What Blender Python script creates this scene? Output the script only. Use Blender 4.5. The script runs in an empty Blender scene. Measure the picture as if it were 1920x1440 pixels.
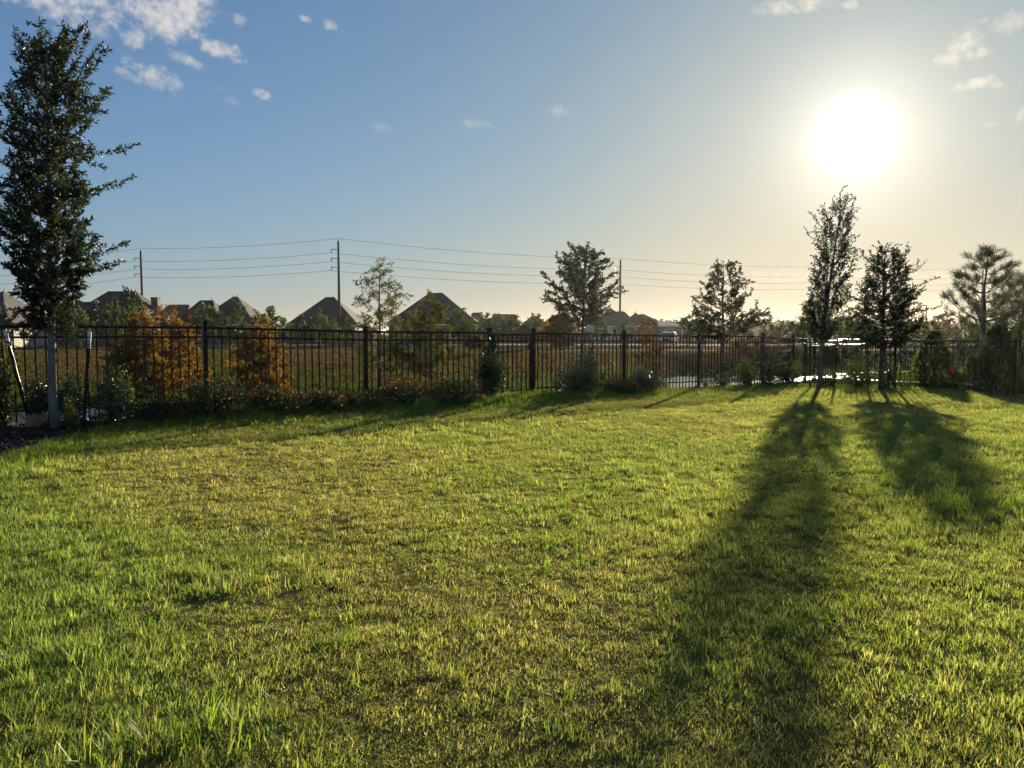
import bpy, math, random
import numpy as np
from mathutils import Vector, Matrix

# ------------------------------------------------------------------ camera, sky, sun, exposure
FPX = 1442.0                       # focal length in pixels of the 1920 px wide photograph
CAMZ = 1.35
PITCH = math.radians(3.77)
SUN_AZ = math.radians(23.7)        # to the right of straight ahead (+Y)
SUN_EL = math.radians(12.9)
EXPOSURE = 1.55
SUN_STRENGTH = 3.9
SKY_STRENGTH = 0.050

sc = bpy.context.scene
COL = sc.collection
cam_d = bpy.data.cameras.new('camera')
cam = bpy.data.objects.new('camera', cam_d)
COL.objects.link(cam)
cam_d.sensor_width = 36.0
cam_d.lens = 36.0 * FPX / 1920.0
cam_d.clip_start = 0.05
cam_d.clip_end = 8000.0
cam.location = (0, 0, CAMZ)
cam.rotation_euler = (math.pi / 2 - PITCH, 0, 0)
sc.camera = cam
sc.view_settings.view_transform = 'Standard'
sc.view_settings.look = 'None'
sc.view_settings.gamma = 1.0
sc.view_settings.use_curve_mapping = False
sc.view_settings.exposure = EXPOSURE
sc.cycles.use_denoising = True
sc.cycles.use_adaptive_sampling = True
sc.cycles.adaptive_threshold = 0.02
sc.cycles.max_bounces = 4
sc.cycles.diffuse_bounces = 3
sc.cycles.glossy_bounces = 2
sc.cycles.transmission_bounces = 3
sc.cycles.transparent_max_bounces = 4
sc.cycles.volume_bounces = 0
sc.cycles.sample_clamp_indirect = 4.0
sc.cycles.caustics_reflective = False
sc.cycles.caustics_refractive = False

SUN_DIR = Vector((math.sin(SUN_AZ) * math.cos(SUN_EL), math.cos(SUN_AZ) * math.cos(SUN_EL), math.sin(SUN_EL)))
sun_d = bpy.data.lights.new('sun', 'SUN')
sun_d.energy = SUN_STRENGTH
sun_d.angle = math.radians(0.7)
sun_d.color = (1.0, 0.86, 0.62)
sun = bpy.data.objects.new('sun', sun_d)
COL.objects.link(sun)
sun.location = SUN_DIR * 60
sun.rotation_euler = SUN_DIR.to_track_quat('Z', 'Y').to_euler()


class NT:
    """small helper for node trees"""
    def __init__(self, tree):
        self.t = tree
    def n(self, typ, **kw):
        nd = self.t.nodes.new(typ)
        for k, v in kw.items():
            setattr(nd, k, v)
        return nd
    def link(self, a, b):
        self.t.links.new(a, b)
    def put(self, sock, v):
        if v is None:
            return
        if hasattr(v, 'is_output'):
            self.link(v, sock)
        else:
            if isinstance(v, (tuple, list)) and sock.type == 'RGBA' and len(v) == 3:
                v = (*v, 1.0)
            sock.default_value = v
    def math(self, op, a, b=None, c=None, clamp=False):
        nd = self.n('ShaderNodeMath', operation=op, use_clamp=clamp)
        self.put(nd.inputs[0], a); self.put(nd.inputs[1], b); self.put(nd.inputs[2], c)
        return nd.outputs[0]
    def vmath(self, op, a, b=None):
        nd = self.n('ShaderNodeVectorMath', operation=op)
        self.put(nd.inputs[0], a); self.put(nd.inputs[1], b)
        return nd.outputs['Value'] if op in ('DOT_PRODUCT', 'LENGTH') else nd.outputs[0]
    def ramp(self, fac, stops, interp='LINEAR'):
        nd = self.n('ShaderNodeValToRGB')
        cr = nd.color_ramp
        cr.interpolation = interp
        while len(cr.elements) < len(stops):
            cr.elements.new(0.5)
        for e, (p, c) in zip(cr.elements, stops):
            e.position = p
            e.color = (*c, 1.0) if not isinstance(c, (int, float)) else (c, c, c, 1.0)
        self.link(fac, nd.inputs[0])
        return nd.outputs[0]
    def mix(self, fac, a, b, blend='MIX', clamp=False):
        nd = self.n('ShaderNodeMix', data_type='RGBA', blend_type=blend, clamp_result=clamp)
        self.put(nd.inputs[0], fac); self.put(nd.inputs[6], a); self.put(nd.inputs[7], b)
        return nd.outputs[2]
    def noise(self, vec, scale, detail=4.0, rough=0.55, dist=0.0):
        nd = self.n('ShaderNodeTexNoise')
        self.put(nd.inputs['Vector'], vec)
        nd.inputs['Scale'].default_value = scale
        nd.inputs['Detail'].default_value = detail
        nd.inputs['Roughness'].default_value = rough
        nd.inputs['Distortion'].default_value = dist
        return nd.outputs[0]
    def smooth(self, v, a, b):
        nd = self.n('ShaderNodeMapRange', interpolation_type='SMOOTHSTEP')
        self.put(nd.inputs[0], v)
        nd.inputs[1].default_value = a; nd.inputs[2].default_value = b
        return nd.outputs[0]


def pixdir(x, y):
    u = (x - 960.0) / FPX
    v = (720.0 - y) / FPX
    c, s = math.cos(PITCH), math.sin(PITCH)
    return np.array((u, c + v * s, v * c - s))


def make_world():
    w = bpy.data.worlds.new('World')
    sc.world = w
    w.use_nodes = True
    w.node_tree.nodes.clear()
    N = NT(w.node_tree)
    sky = N.n('ShaderNodeTexSky', sky_type='NISHITA')
    sky.sun_disc = False
    sky.sun_elevation = SUN_EL
    sky.sun_rotation = SUN_AZ
    sky.altitude = 30.0
    sky.air_density = 1.0
    sky.dust_density = 0.35
    sky.ozone_density = 3.0
    tc = N.n('ShaderNodeTexCoord')
    d = N.vmath('NORMALIZE', tc.outputs['Generated'])
    sep = N.n('ShaderNodeSeparateXYZ'); N.link(d, sep.inputs[0])
    X, Y, Z = sep.outputs
    az = N.math('ARCTAN2', X, Y)
    el = N.math('ARCSINE', Z)
    base = N.vmath('SCALE', sky.outputs[0]); base.node.inputs[3].default_value = SKY_STRENGTH
    # sun disc with lens glare and halo around it, added to the sky colour
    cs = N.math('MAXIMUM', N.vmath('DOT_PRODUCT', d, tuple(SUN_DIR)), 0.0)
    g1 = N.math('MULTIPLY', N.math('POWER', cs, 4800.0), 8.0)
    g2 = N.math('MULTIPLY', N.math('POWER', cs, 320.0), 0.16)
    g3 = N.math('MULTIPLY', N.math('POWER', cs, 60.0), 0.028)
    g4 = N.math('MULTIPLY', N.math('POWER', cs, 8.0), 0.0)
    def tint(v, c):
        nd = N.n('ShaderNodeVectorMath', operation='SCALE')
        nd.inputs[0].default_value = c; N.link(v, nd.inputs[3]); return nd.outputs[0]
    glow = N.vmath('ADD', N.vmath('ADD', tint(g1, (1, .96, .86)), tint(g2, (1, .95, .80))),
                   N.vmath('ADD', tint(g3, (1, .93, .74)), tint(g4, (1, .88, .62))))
    # sky brightness compressed towards a ceiling colour, so the blue side keeps its depth
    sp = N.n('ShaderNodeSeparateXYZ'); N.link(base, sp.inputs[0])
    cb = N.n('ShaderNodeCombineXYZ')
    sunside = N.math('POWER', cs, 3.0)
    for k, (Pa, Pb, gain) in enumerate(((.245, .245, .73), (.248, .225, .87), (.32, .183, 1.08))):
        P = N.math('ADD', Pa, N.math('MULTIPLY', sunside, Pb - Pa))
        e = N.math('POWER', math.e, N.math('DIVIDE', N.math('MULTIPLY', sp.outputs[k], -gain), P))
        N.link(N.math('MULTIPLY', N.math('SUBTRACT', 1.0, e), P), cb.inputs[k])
    # warm dust low over the horizon on the sun's side
    low = N.math('MULTIPLY', N.math('SUBTRACT', 1.0, N.smooth(el, .0, .24)), N.math('ADD', .25, N.math('MULTIPLY', N.math('POWER', cs, 2.0), .75)))
    warm = N.mix(low, (1.0, 1.0, 1.0), (1.0, .94, .79))
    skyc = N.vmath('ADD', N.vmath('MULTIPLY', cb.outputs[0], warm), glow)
    # small broken cumulus: each cloud has its own heading and elevation in the sky
    clouds = [  # x, y, half-width, half-height (photo px, turned into angles), strength, tilt
        (60, -8, 120, 26, 1.0, 0.05), (290, 22, 110, 48, 1.0, -.3), (255, 66, 26, 26, .9, .2), (180, 60, 30, 12, .45, .1),
        (284, 140, 42, 20, .95, .45), (240, 140, 30, 9, .6, .3), (346, 111, 32, 10, .8, .35), (428, 99, 44, 15, 1.0, .25),
        (447, 36, 14, 11, .7, .4), (490, 175, 18, 9, .75, .3), (436, 190, 18, 8, .6, .4), (416, 168, 14, 6, .45, .3),
        (574, 36, 12, 6, .55, .2), (617, 46, 13, 8, .6, .4), (890, 233, 34, 10, .35, .05), (1046, 207, 22, 11, .35, .2),
        (1487, 10, 58, 14, .9, -.03), (1600, 8, 15, 7, .6, .1), (1806, 82, 24, 28, 1.0, .2), (1803, 104, 34, 10, .9, -.05),
        (1818, 160, 34, 9, .8, -.1), (1722, 188, 12, 6, .6, 0), (1868, 160, 12, 6, .45, .1), (1890, 40, 26, 18, .5, -.2),
        (1842, 40, 12, 6, .4, 0), (1700, 228, 22, 9, .7, -.1), (1917, 215, 10, 14, .6, 0), (1858, 233, 14, 4, .4, 0),
        (1480, 516, 110, 14, .55, -.03), (1530, 508, 30, 12, .4, 0), (1790, 518, 60, 16, .5, .0), (720, 240, 20, 9, .2, 0)]
    n1 = N.noise(d, 26.0, 7.0, 0.62, 0.3)
    n2 = N.noise(d, 120.0, 4.0, 0.6)
    nn = N.math('ADD', N.math('MULTIPLY', N.math('SUBTRACT', n1, 0.5), 5.0), N.math('MULTIPLY', N.math('SUBTRACT', n2, 0.5), 2.2))
    total = None
    for (x, y, hw, hh, st, tilt) in clouds:
        dv = pixdir(x, y); dv /= np.linalg.norm(dv)
        a0 = math.atan2(dv[0], dv[1]); e0 = math.asin(dv[2])
        da = N.math('MULTIPLY', N.math('SUBTRACT', az, a0), math.cos(e0))
        de = N.math('SUBTRACT', el, e0)
        ct, st_ = math.cos(tilt), math.sin(tilt)
        p = N.math('ADD', N.math('MULTIPLY', da, ct), N.math('MULTIPLY', de, -st_))
        q = N.math('ADD', N.math('MULTIPLY', da, st_), N.math('MULTIPLY', de, ct))
        r2 = N.math('ADD', N.math('POWER', N.math('ABSOLUTE', N.math('MULTIPLY', p, FPX / hw / 1.12)), 2.0),
                    N.math('POWER', N.math('ABSOLUTE', N.math('MULTIPLY', q, FPX / hh / 1.12)), 2.0))
        f = N.math('ADD', N.math('SUBTRACT', 1.0, r2), N.math('MULTIPLY', nn, 0.75))
        m = N.math('MULTIPLY', N.smooth(f, 0.0, 1.5), st)
        total = m if total is None else N.math('MAXIMUM', total, m)
    # clouds scatter the sunlight: brighter and warmer towards the sun
    near = N.math('POWER', cs, 6.0)
    cc = N.mix(near, (0.225, 0.22, 0.22), (0.34, 0.315, 0.25))
    shade = N.math('ADD', 0.80, N.math('MULTIPLY', n1, 0.4))
    cc2 = N.n('ShaderNodeVectorMath', operation='SCALE'); N.link(cc, cc2.inputs[0]); N.link(shade, cc2.inputs[3])
    out = N.mix(N.math('MULTIPLY', total, 0.92), skyc, cc2.outputs[0])
    bg = N.n('ShaderNodeBackground'); N.link(out, bg.inputs[0]); bg.inputs[1].default_value = 1.0
    o = N.n('ShaderNodeOutputWorld'); N.link(bg.outputs[0], o.inputs[0])
    w.cycles.sampling_method = 'MANUAL'
    w.cycles.sample_map_resolution = 1024

make_world()

# ------------------------------------------------------------------ small numeric helpers
R = np.random.default_rng(11)
PI = math.pi

def smoothstep(v, a, b):
    t = np.clip((v - a) / (b - a), 0, 1)
    return t * t * (3 - 2 * t)

def vnoise(x, y, seed=0):
    x = np.asarray(x, float); y = np.asarray(y, float)
    xi = np.floor(x).astype(np.int64); yi = np.floor(y).astype(np.int64)
    fx = x - xi; fy = y - yi
    fx = fx * fx * (3 - 2 * fx); fy = fy * fy * (3 - 2 * fy)
    def h(a, b):
        n = (a * 374761393 + b * 668265263 + seed * 982451653) & 0x7fffffff
        n = ((n ^ (n >> 13)) * 1274126177) & 0x7fffffff
        return ((n ^ (n >> 16)) & 0xffff) / 65535.0
    return (h(xi, yi) * (1 - fx) + h(xi + 1, yi) * fx) * (1 - fy) + (h(xi, yi + 1) * (1 - fx) + h(xi + 1, yi + 1) * fx) * fy

def fbm(x, y, seed=0, octv=3):
    s = 0; a = 1; t = 0
    for k in range(octv):
        s = s + a * vnoise(np.asarray(x) * 2 ** k, np.asarray(y) * 2 ** k, seed + k); t += a; a *= .5
    return s / t

# ------------------------------------------------------------------ lie of the land
F0 = (-4.227, 10.6); FDX, FDY = 1.9154, 1.5253       # first post shown and one fence panel along the fence
CORNER_A = (6.17, 18.9); CORNER_B = (7.5, 20.5); END_R = (11.33, 17.3); MID_R = (9.42, 18.9)
WATER_Z = -1.75
_gx = np.array([-40, -8.1, -6.14, -4.23, -2.31, -.4, .39, 2.31, 4.22, 6.17, 7.5, 9.4, 11.3, 40])
_gz = np.array([.23, .24, .23, .226, .172, .155, .15, .11, .08, .064, .005, -.027, -.06, -.12])

def edge_y(x):
    x = np.asarray(x, float)
    return np.where(x < 6.17, F0[1] + .7964 * (x - F0[0]), np.where(x < 7.5, 18.9 + 1.203 * (x - 6.17), 20.5 + .8 * (x - 7.5)))

def far_shore(x):
    return np.interp(x, [-60, -22, -12, -1, 6, 13, 30, 60], [28, 30.5, 34, 40, 48, 57, 58, 58])

def ground(x, y):
    x = np.asarray(x, float); y = np.asarray(y, float)
    e = np.maximum(edge_y(x), 4.0)
    g = np.interp(x, _gx, _gz)
    near = g * np.clip(np.maximum(y, 0) / e, 0, 1.0) ** 1.4
    near = near + .018 * (fbm(x * .9, y * .9, 3) - .5) * smoothstep(e - y, 0.6, 2.0)
    d = (y - edge_y(x)) * .78
    drop = .5 * smoothstep(d, .4, 9.5) + .5 * np.clip((d - .4) / 9.1, 0, 1)
    z1 = near * (1 - drop) + (-2.5) * drop
    fs = far_shore(x)
    top = np.maximum(62.0, fs + 4.5)
    k = np.clip((y - (fs - 2.0)) / (top - (fs - 2.0)), 0, 1)
    kk = k ** .8
    z2 = -2.5 + (2.5 - .2) * np.minimum(1, kk * 1.0)
    # water edge exactly at the far shore line
    z2 = np.where(y > fs - 2, np.where(y < fs, -2.5 + .75 * (y - fs + 2) / 2, WATER_Z + (-.2 - WATER_Z) * np.clip((y - fs) / (top - fs), 0, 1) ** .9), -2.5)
    z2 = z2 + .10 * (fbm(x * .25, y * .25, 9) - .5) * smoothstep(y, 50, 64)
    z = np.where(y > fs - 2, z2, z1)
    return z

def Hs(x, y):
    return float(ground(np.array([x]), np.array([y]))[0])

def at(px, Y):
    """world X of a photo column at distance Y (level with the horizon)"""
    d = pixdir(px, 640)
    return d[0] / d[1] * Y

def zat(py, Y, px=960):
    d = pixdir(px, py)
    return CAMZ + d[2] / d[1] * Y

def hit(px, py):
    d = pixdir(px, py)
    t = np.linspace(1.5, 30, 6000)
    x, y = d[0] * t, d[1] * t
    g = np.interp(x, _gx, _gz) * np.clip(y / np.maximum(edge_y(x), 4.0), 0, 1) ** 1.4      # the yard's own level
    i = int(np.argmax(CAMZ + d[2] * t - g < 0))
    return d[0] * t[i], d[1] * t[i]

def fence_y(px):
    u = (px - 960) / FPX
    if u < .327:
        t = (u + .3988) / (.1807 - .1439 * u)
        return 10.6 * (1 + .1439 * t)
    # crossing with the right-hand run
    if u < .366:
        a, b = CORNER_A, CORNER_B
    else:
        a, b = CORNER_B, END_R
    dx, dy = b[0] - a[0], b[1] - a[1]
    s = (u * a[1] - a[0]) / (dx - u * dy)
    return a[1] + s * dy

# edge of the planting bed, read from the photograph and kept as a width along each fence run
AL = np.array((.7823, .6229)); NO = np.array((.6229, -.7823))      # along the long fence, and from it towards the house
bed_px = [(-60, 900), (0, 868), (60, 848), (120, 830), (200, 808), (260, 794), (340, 784), (500, 775), (640, 765), (800, 757),
          (900, 748), (960, 743), (1000, 740), (1100, 737), (1200, 733), (1300, 727), (1400, 723)]
_sn = []
for q in bed_px:
    v = np.array(hit(*q)) - np.array(F0)
    _sn.append((v @ AL, max(.14, v @ NO)))
_sn = np.array(sorted(_sn))
S_END = float((np.array(CORNER_B) - np.array(F0)) @ AL)
def bed_w(sv):
    return np.interp(sv, np.concatenate([[-9, -5], _sn[:, 0], [S_END]]), np.concatenate([[3.6, 3.4], _sn[:, 1], [.6]]))
_rb = np.array(sorted(hit(*q) for q in [(1480, 722), (1560, 725), (1640, 728), (1700, 729), (1800, 737), (1910, 748)]))
def bed_right(x):
    return np.minimum(np.interp(x, np.concatenate([_rb[:, 0], [14, 22]]), np.concatenate([_rb[:, 1], [14.6, 9]])), 17.3 + (11.33 - x) * .8355 - .12)
def edge_in(x, y):
    """distance inside the lawn from the bed edge (negative in the bed)"""
    sv = (x - F0[0]) * AL[0] + (y - F0[1]) * AL[1]
    nv = (x - F0[0]) * NO[0] + (y - F0[1]) * NO[1]
    return np.minimum(nv - bed_w(sv), np.where(x > 6.4, (bed_right(x) - y) * .78, 99))

def fence_line_y(x):
    x = np.asarray(x, float)
    return np.where(x < 7.5, edge_y(x), np.where(x < 11.33, 20.5 - (x - 7.5) * .8355, 17.3 - (x - 11.33) * .45))

# ------------------------------------------------------------------ meshes
class MB:
    """collects quads and triangles for one mesh"""
    def __init__(self):
        self.v = []; self.q = []; self.t = []; self.r = []; self.n = 0
    def add(self, v, q=None, t=None, r=0.5):
        v = np.asarray(v, float).reshape(-1, 3)
        self.v.append(v)
        self.r.append(np.broadcast_to(np.asarray(r, float), (len(v),)))
        if q is not None and len(q): self.q.append(np.asarray(q, np.int64).reshape(-1, 4) + self.n)
        if t is not None and len(t): self.t.append(np.asarray(t, np.int64).reshape(-1, 3) + self.n)
        self.n += len(v)
    def box(self, x0, x1, y0, y1, z0, z1):
        v = [(x, y, z) for x in (x0, x1) for y in (y0, y1) for z in (z0, z1)]
        self.add(v, [(0, 1, 3, 2), (4, 6, 7, 5), (0, 4, 5, 1), (2, 3, 7, 6), (0, 2, 6, 4), (1, 5, 7, 3)])
    def bar(self, a, b, w, h=None, up=(0, 0, 1)):
        """rectangular bar from a to b"""
        h = h or w
        a = np.array(a, float); b = np.array(b, float)
        d = b - a; d /= np.linalg.norm(d)
        u = np.array(up, float); s = np.cross(d, u)
        if np.linalg.norm(s) < 1e-4: s = np.cross(d, (1, 0, 0))
        s /= np.linalg.norm(s); u = np.cross(s, d)
        c = [(-1, -1), (1, -1), (1, 1), (-1, 1)]
        v = [a + s * i * w / 2 + u * j * h / 2 for i, j in c] + [b + s * i * w / 2 + u * j * h / 2 for i, j in c]
        self.add(v, [(0, 1, 2, 3), (7, 6, 5, 4), (0, 4, 5, 1), (1, 5, 6, 2), (2, 6, 7, 3), (3, 7, 4, 0)])
    def tube(self, pts, rad, sides=6, cap=True, r=0.5):
        pts = np.asarray(pts, float); n = len(pts)
        rad = np.broadcast_to(np.asarray(rad, float), (n,))
        d = np.gradient(pts, axis=0); d /= np.linalg.norm(d, axis=1)[:, None] + 1e-9
        ref = np.array((1.0, .13, .07)) if abs(d[0][2]) > .7 else np.array((.05, .1, 1.0))
        s = np.cross(d, ref); s /= np.linalg.norm(s, axis=1)[:, None] + 1e-9
        u = np.cross(s, d)
        a = np.arange(sides) * 2 * PI / sides
        ring = (np.cos(a)[None, :, None] * s[:, None, :] + np.sin(a)[None, :, None] * u[:, None, :]) * rad[:, None, None] + pts[:, None, :]
        i = np.arange(n - 1)[:, None] * sides; j = np.arange(sides)[None, :]; k = (j + 1) % sides
        q = np.stack([i + j, i + k, i + sides + k, i + sides + j], -1).reshape(-1, 4)
        v = ring.reshape(-1, 3)
        t = None
        if cap:
            v = np.vstack([v, pts[0], pts[-1]])
            c0, c1 = n * sides, n * sides + 1
            jj = np.arange(sides); kk = (jj + 1) % sides
            t = np.vstack([np.stack([np.full(sides, c0), kk, jj], -1), np.stack([np.full(sides, c1), (n - 1) * sides + jj, (n - 1) * sides + kk], -1)])
        self.add(v, q, t, r)
    def lathe(self, c, prof, sides=12):
        c = np.array(c, float); a = np.arange(sides) * 2 * PI / sides
        v = []
        for (rr, z) in prof:
            v.append(np.stack([c[0] + rr * np.cos(a), c[1] + rr * np.sin(a), np.full(sides, c[2] + z)], -1))
        n = len(prof)
        i = np.arange(n - 1)[:, None] * sides; j = np.arange(sides)[None, :]; k = (j + 1) % sides
        q = np.stack([i + j, i + k, i + sides + k, i + sides + j], -1).reshape(-1, 4)
        self.add(np.vstack(v), q)
    def leaves(self, p, d, L, W, rng, fold=.25, r=None):
        """many pointed, slightly folded leaves: p base, d direction"""
        p = np.asarray(p, float); d = np.asarray(d, float); n = len(p)
        if n == 0: return
        d = d / (np.linalg.norm(d, axis=1)[:, None] + 1e-9)
        s = np.cross(d, rng.normal(size=(n, 3))); s /= np.linalg.norm(s, axis=1)[:, None] + 1e-9
        nn = np.cross(d, s)
        L = np.broadcast_to(L, (n,))[:, None]; W = np.broadcast_to(W, (n,))[:, None]
        v = np.stack([p, p + d * L * .5 + s * W * .5 + nn * W * fold, p + d * L, p + d * L * .5 - s * W * .5 + nn * W * fold], 1)
        if r is None: r = rng.random(n)
        b = np.arange(n)[:, None] * 4
        self.add(v.reshape(-1, 3), None, np.concatenate([b + [[0, 1, 2]], b + [[0, 2, 3]]]), np.repeat(r, 4))
    def mesh(self, name, mat=None, smooth=False):
        me = bpy.data.meshes.new(name)
        if self.n:
            V = np.concatenate(self.v).astype(np.float32)
            Q = np.concatenate(self.q) if self.q else np.zeros((0, 4), np.int64)
            T = np.concatenate(self.t) if self.t else np.zeros((0, 3), np.int64)
            me.vertices.add(len(V)); me.vertices.foreach_set('co', V.ravel())
            nl = Q.size + T.size
            me.loops.add(nl); me.polygons.add(len(Q) + len(T))
            me.loops.foreach_set('vertex_index', np.concatenate([Q.ravel(), T.ravel()]).astype(np.int32))
            st = np.concatenate([np.arange(len(Q)) * 4, Q.size + np.arange(len(T)) * 3]).astype(np.int32)
            me.polygons.foreach_set('loop_start', st)
            at_ = me.attributes.new('rnd', 'FLOAT', 'POINT')
            at_.data.foreach_set('value', np.concatenate(self.r).astype(np.float32))
            me.update(calc_edges=True)
            me.polygons.foreach_set('use_smooth', np.full(len(me.polygons), smooth))
            me.validate()
        if mat is not None: me.materials.append(mat)
        return me
    def obj(self, name, mat, parent=None, smooth=False, kind=None):
        o = bpy.data.objects.new(name, self.mesh(name, mat, smooth))
        COL.objects.link(o)
        o.parent = parent
        if kind: o['kind'] = kind
        return o

def thing(name, label, cat, loc=(0, 0, 0), rz=0.0, group=None):
    o = bpy.data.objects.new(name, None)
    COL.objects.link(o)
    o.empty_display_size = .2
    o.location = loc; o.rotation_euler = (0, 0, rz)
    o['label'] = label; o['category'] = cat
    if group: o['group'] = group
    return o

def tag(o, label, cat, group=None):
    o['label'] = label; o['category'] = cat
    if group: o['group'] = group
    return o

def children_of(o, pool):
    return [c for c in pool if c.parent == o]

def dup(root, parts, loc, rz=0.0, scale=1.0, label=None, group=None):
    r = root.copy(); COL.objects.link(r)
    r.location = loc; r.rotation_euler = (0, 0, rz); r.scale = (scale,) * 3 if np.isscalar(scale) else scale
    if label: r['label'] = label
    if group: r['group'] = group
    for p in parts:
        c = p.copy(); COL.objects.link(c); c.parent = r
    return r

# ------------------------------------------------------------------ materials
def mat(name, build):
    m = bpy.data.materials.new(name); m.use_nodes = True
    m.node_tree.nodes.clear()
    N = NT(m.node_tree)
    out = N.n('ShaderNodeOutputMaterial')
    build(N, out)
    return m

def principled(name, col, rough=.6, metal=0.0, spec=.5, bump=None, var=0.0, vscale=3.0, coat=0.0, col2=None):
    def b(N, out):
        p = N.n('ShaderNodeBsdfPrincipled')
        p.inputs['Roughness'].default_value = rough; p.inputs['Metallic'].default_value = metal
        p.inputs['Specular IOR Level'].default_value = spec
        p.inputs['Coat Weight'].default_value = coat
        tc = N.n('ShaderNodeTexCoord')
        if var or col2:
            f = N.noise(tc.outputs['Object'], vscale, 6.0, .6)
            c2 = col2 or tuple(c * (1 - var) for c in col)
            c1 = col if col2 else tuple(min(1, c * (1 + var)) for c in col)
            N.link(N.ramp(f, [(.3, c2), (.7, c1)]), p.inputs['Base Color'])
        else:
            p.inputs['Base Color'].default_value = (*col, 1)
        if bump:
            bn = N.n('ShaderNodeBump'); bn.inputs['Strength'].default_value = bump[1]; bn.inputs['Distance'].default_value = bump[2]
            N.link(N.noise(tc.outputs['Object'], bump[0], 5.0), bn.inputs['Height']); N.link(bn.outputs[0], p.inputs['Normal'])
        N.link(p.outputs[0], out.inputs[0])
    return mat(name, b)

def leaf_mat(name, stops, trans=.45, gloss=.06, rough=.42, tsat=1.25):
    """thin leaf: diffuse, lit through from behind, a little waxy gloss; stops = colour by leaf"""
    def b(N, out):
        a = N.n('ShaderNodeAttribute', attribute_name='rnd')
        c = N.ramp(a.outputs['Fac'], stops)
        df = N.n('ShaderNodeBsdfDiffuse'); N.link(c, df.inputs[0])
        tr = N.n('ShaderNodeBsdfTranslucent')
        N.link(N.mix(1.0, c, (tsat, tsat * 1.05, tsat * .6), 'MULTIPLY'), tr.inputs[0])
        m1 = N.n('ShaderNodeMixShader'); m1.inputs[0].default_value = trans
        N.link(df.outputs[0], m1.inputs[1]); N.link(tr.outputs[0], m1.inputs[2])
        gl = N.n('ShaderNodeBsdfGlossy'); gl.inputs['Roughness'].default_value = rough
        m2 = N.n('ShaderNodeMixShader'); m2.inputs[0].default_value = gloss
        N.link(m1.outputs[0], m2.inputs[1]); N.link(gl.outputs[0], m2.inputs[2])
        N.link(m2.outputs[0], out.inputs[0])
    return mat(name, b)

def grass_mat(name, green, olive, brown, trans=.5, gloss=.05, tsat=1.5):
    """blade: colour from the tuft (instance) and from the blade itself"""
    def b(N, out):
        a = N.n('ShaderNodeAttribute', attribute_name='rnd')
        ti = N.n('ShaderNodeAttribute', attribute_name='tint', attribute_type='INSTANCER')
        s = N.n('ShaderNodeSeparateXYZ'); N.link(ti.outputs['Vector'], s.inputs[0])
        f = N.math('ADD', s.outputs[0], N.math('MULTIPLY', N.math('SUBTRACT', a.outputs['Fac'], .5), .75), clamp=True)
        c = N.ramp(f, [(0.0, green), (.5, olive), (1.0, brown)])
        c2 = N.n('ShaderNodeVectorMath', operation='SCALE'); N.link(c, c2.inputs[0]); N.link(s.outputs[1], c2.inputs[3])
        c = c2.outputs[0]
        df = N.n('ShaderNodeBsdfDiffuse'); N.link(c, df.inputs[0])
        tr = N.n('ShaderNodeBsdfTranslucent')
        N.link(N.mix(1.0, c, (tsat, tsat * .97, tsat * .62), 'MULTIPLY'), tr.inputs[0])
        m1 = N.n('ShaderNodeMixShader'); m1.inputs[0].default_value = trans
        N.link(df.outputs[0], m1.inputs[1]); N.link(tr.outputs[0], m1.inputs[2])
        gl = N.n('ShaderNodeBsdfGlossy'); gl.inputs['Roughness'].default_value = .45
        m2 = N.n('ShaderNodeMixShader'); m2.inputs[0].default_value = gloss
        N.link(m1.outputs[0], m2.inputs[1]); N.link(gl.outputs[0], m2.inputs[2])
        N.link(m2.outputs[0], out.inputs[0])
    return mat(name, b)

M = {}
M['black'] = principled('black_powder_coat', (.004, .004, .005), .30, 0, .28)
M['bark_pale'] = principled('pale_grey_bark', (.17, .155, .13), .85, bump=(38, .7, .01), var=.35, vscale=14)
M['bark_dark'] = principled('dark_bark', (.055, .042, .032), .9, bump=(30, .7, .01), var=.35, vscale=12)
M['bark_red'] = principled('reddish_bark', (.12, .075, .05), .9, bump=(30, .6, .01), var=.35, vscale=10)
M['twig'] = principled('shrub_stem', (.06, .045, .03), .85, var=.3, vscale=20)
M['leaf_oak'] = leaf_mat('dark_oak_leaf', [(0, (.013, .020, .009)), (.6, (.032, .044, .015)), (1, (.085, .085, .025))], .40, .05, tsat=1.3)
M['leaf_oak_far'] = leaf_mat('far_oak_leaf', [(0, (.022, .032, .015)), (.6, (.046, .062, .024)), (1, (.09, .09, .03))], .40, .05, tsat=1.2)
M['leaf_cyp'] = leaf_mat('rusty_cypress_spray', [(0, (.10, .045, .014)), (.4, (.20, .10, .022)), (.75, (.27, .165, .032)), (1, (.20, .17, .04))], .5, .01)
M['leaf_cyp_green'] = leaf_mat('olive_cypress_spray', [(0, (.045, .055, .012)), (.55, (.10, .095, .018)), (1, (.19, .12, .02))], .5, .02)
M['leaf_rust'] = leaf_mat('rust_brown_spray', [(0, (.07, .035, .02)), (.5, (.13, .06, .028)), (1, (.19, .10, .045))], .45, .02)
M['leaf_mid'] = leaf_mat('mid_green_leaf', [(0, (.025, .042, .012)), (.5, (.05, .075, .02)), (1, (.11, .125, .03))], .45, .04)
M['leaf_pale'] = leaf_mat('pale_green_leaf', [(0, (.05, .075, .025)), (.5, (.09, .12, .04)), (1, (.17, .19, .07))], .45, .04)
M['leaf_deep'] = leaf_mat('deep_green_leaf', [(0, (.012, .022, .010)), (.5, (.022, .04, .016)), (1, (.045, .065, .02))], .4, .06)
M['leaf_shrub'] = leaf_mat('glossy_shrub_leaf', [(0, (.012, .026, .010)), (.6, (.024, .046, .014)), (1, (.06, .08, .02))], .36, .11, .3)
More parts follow.
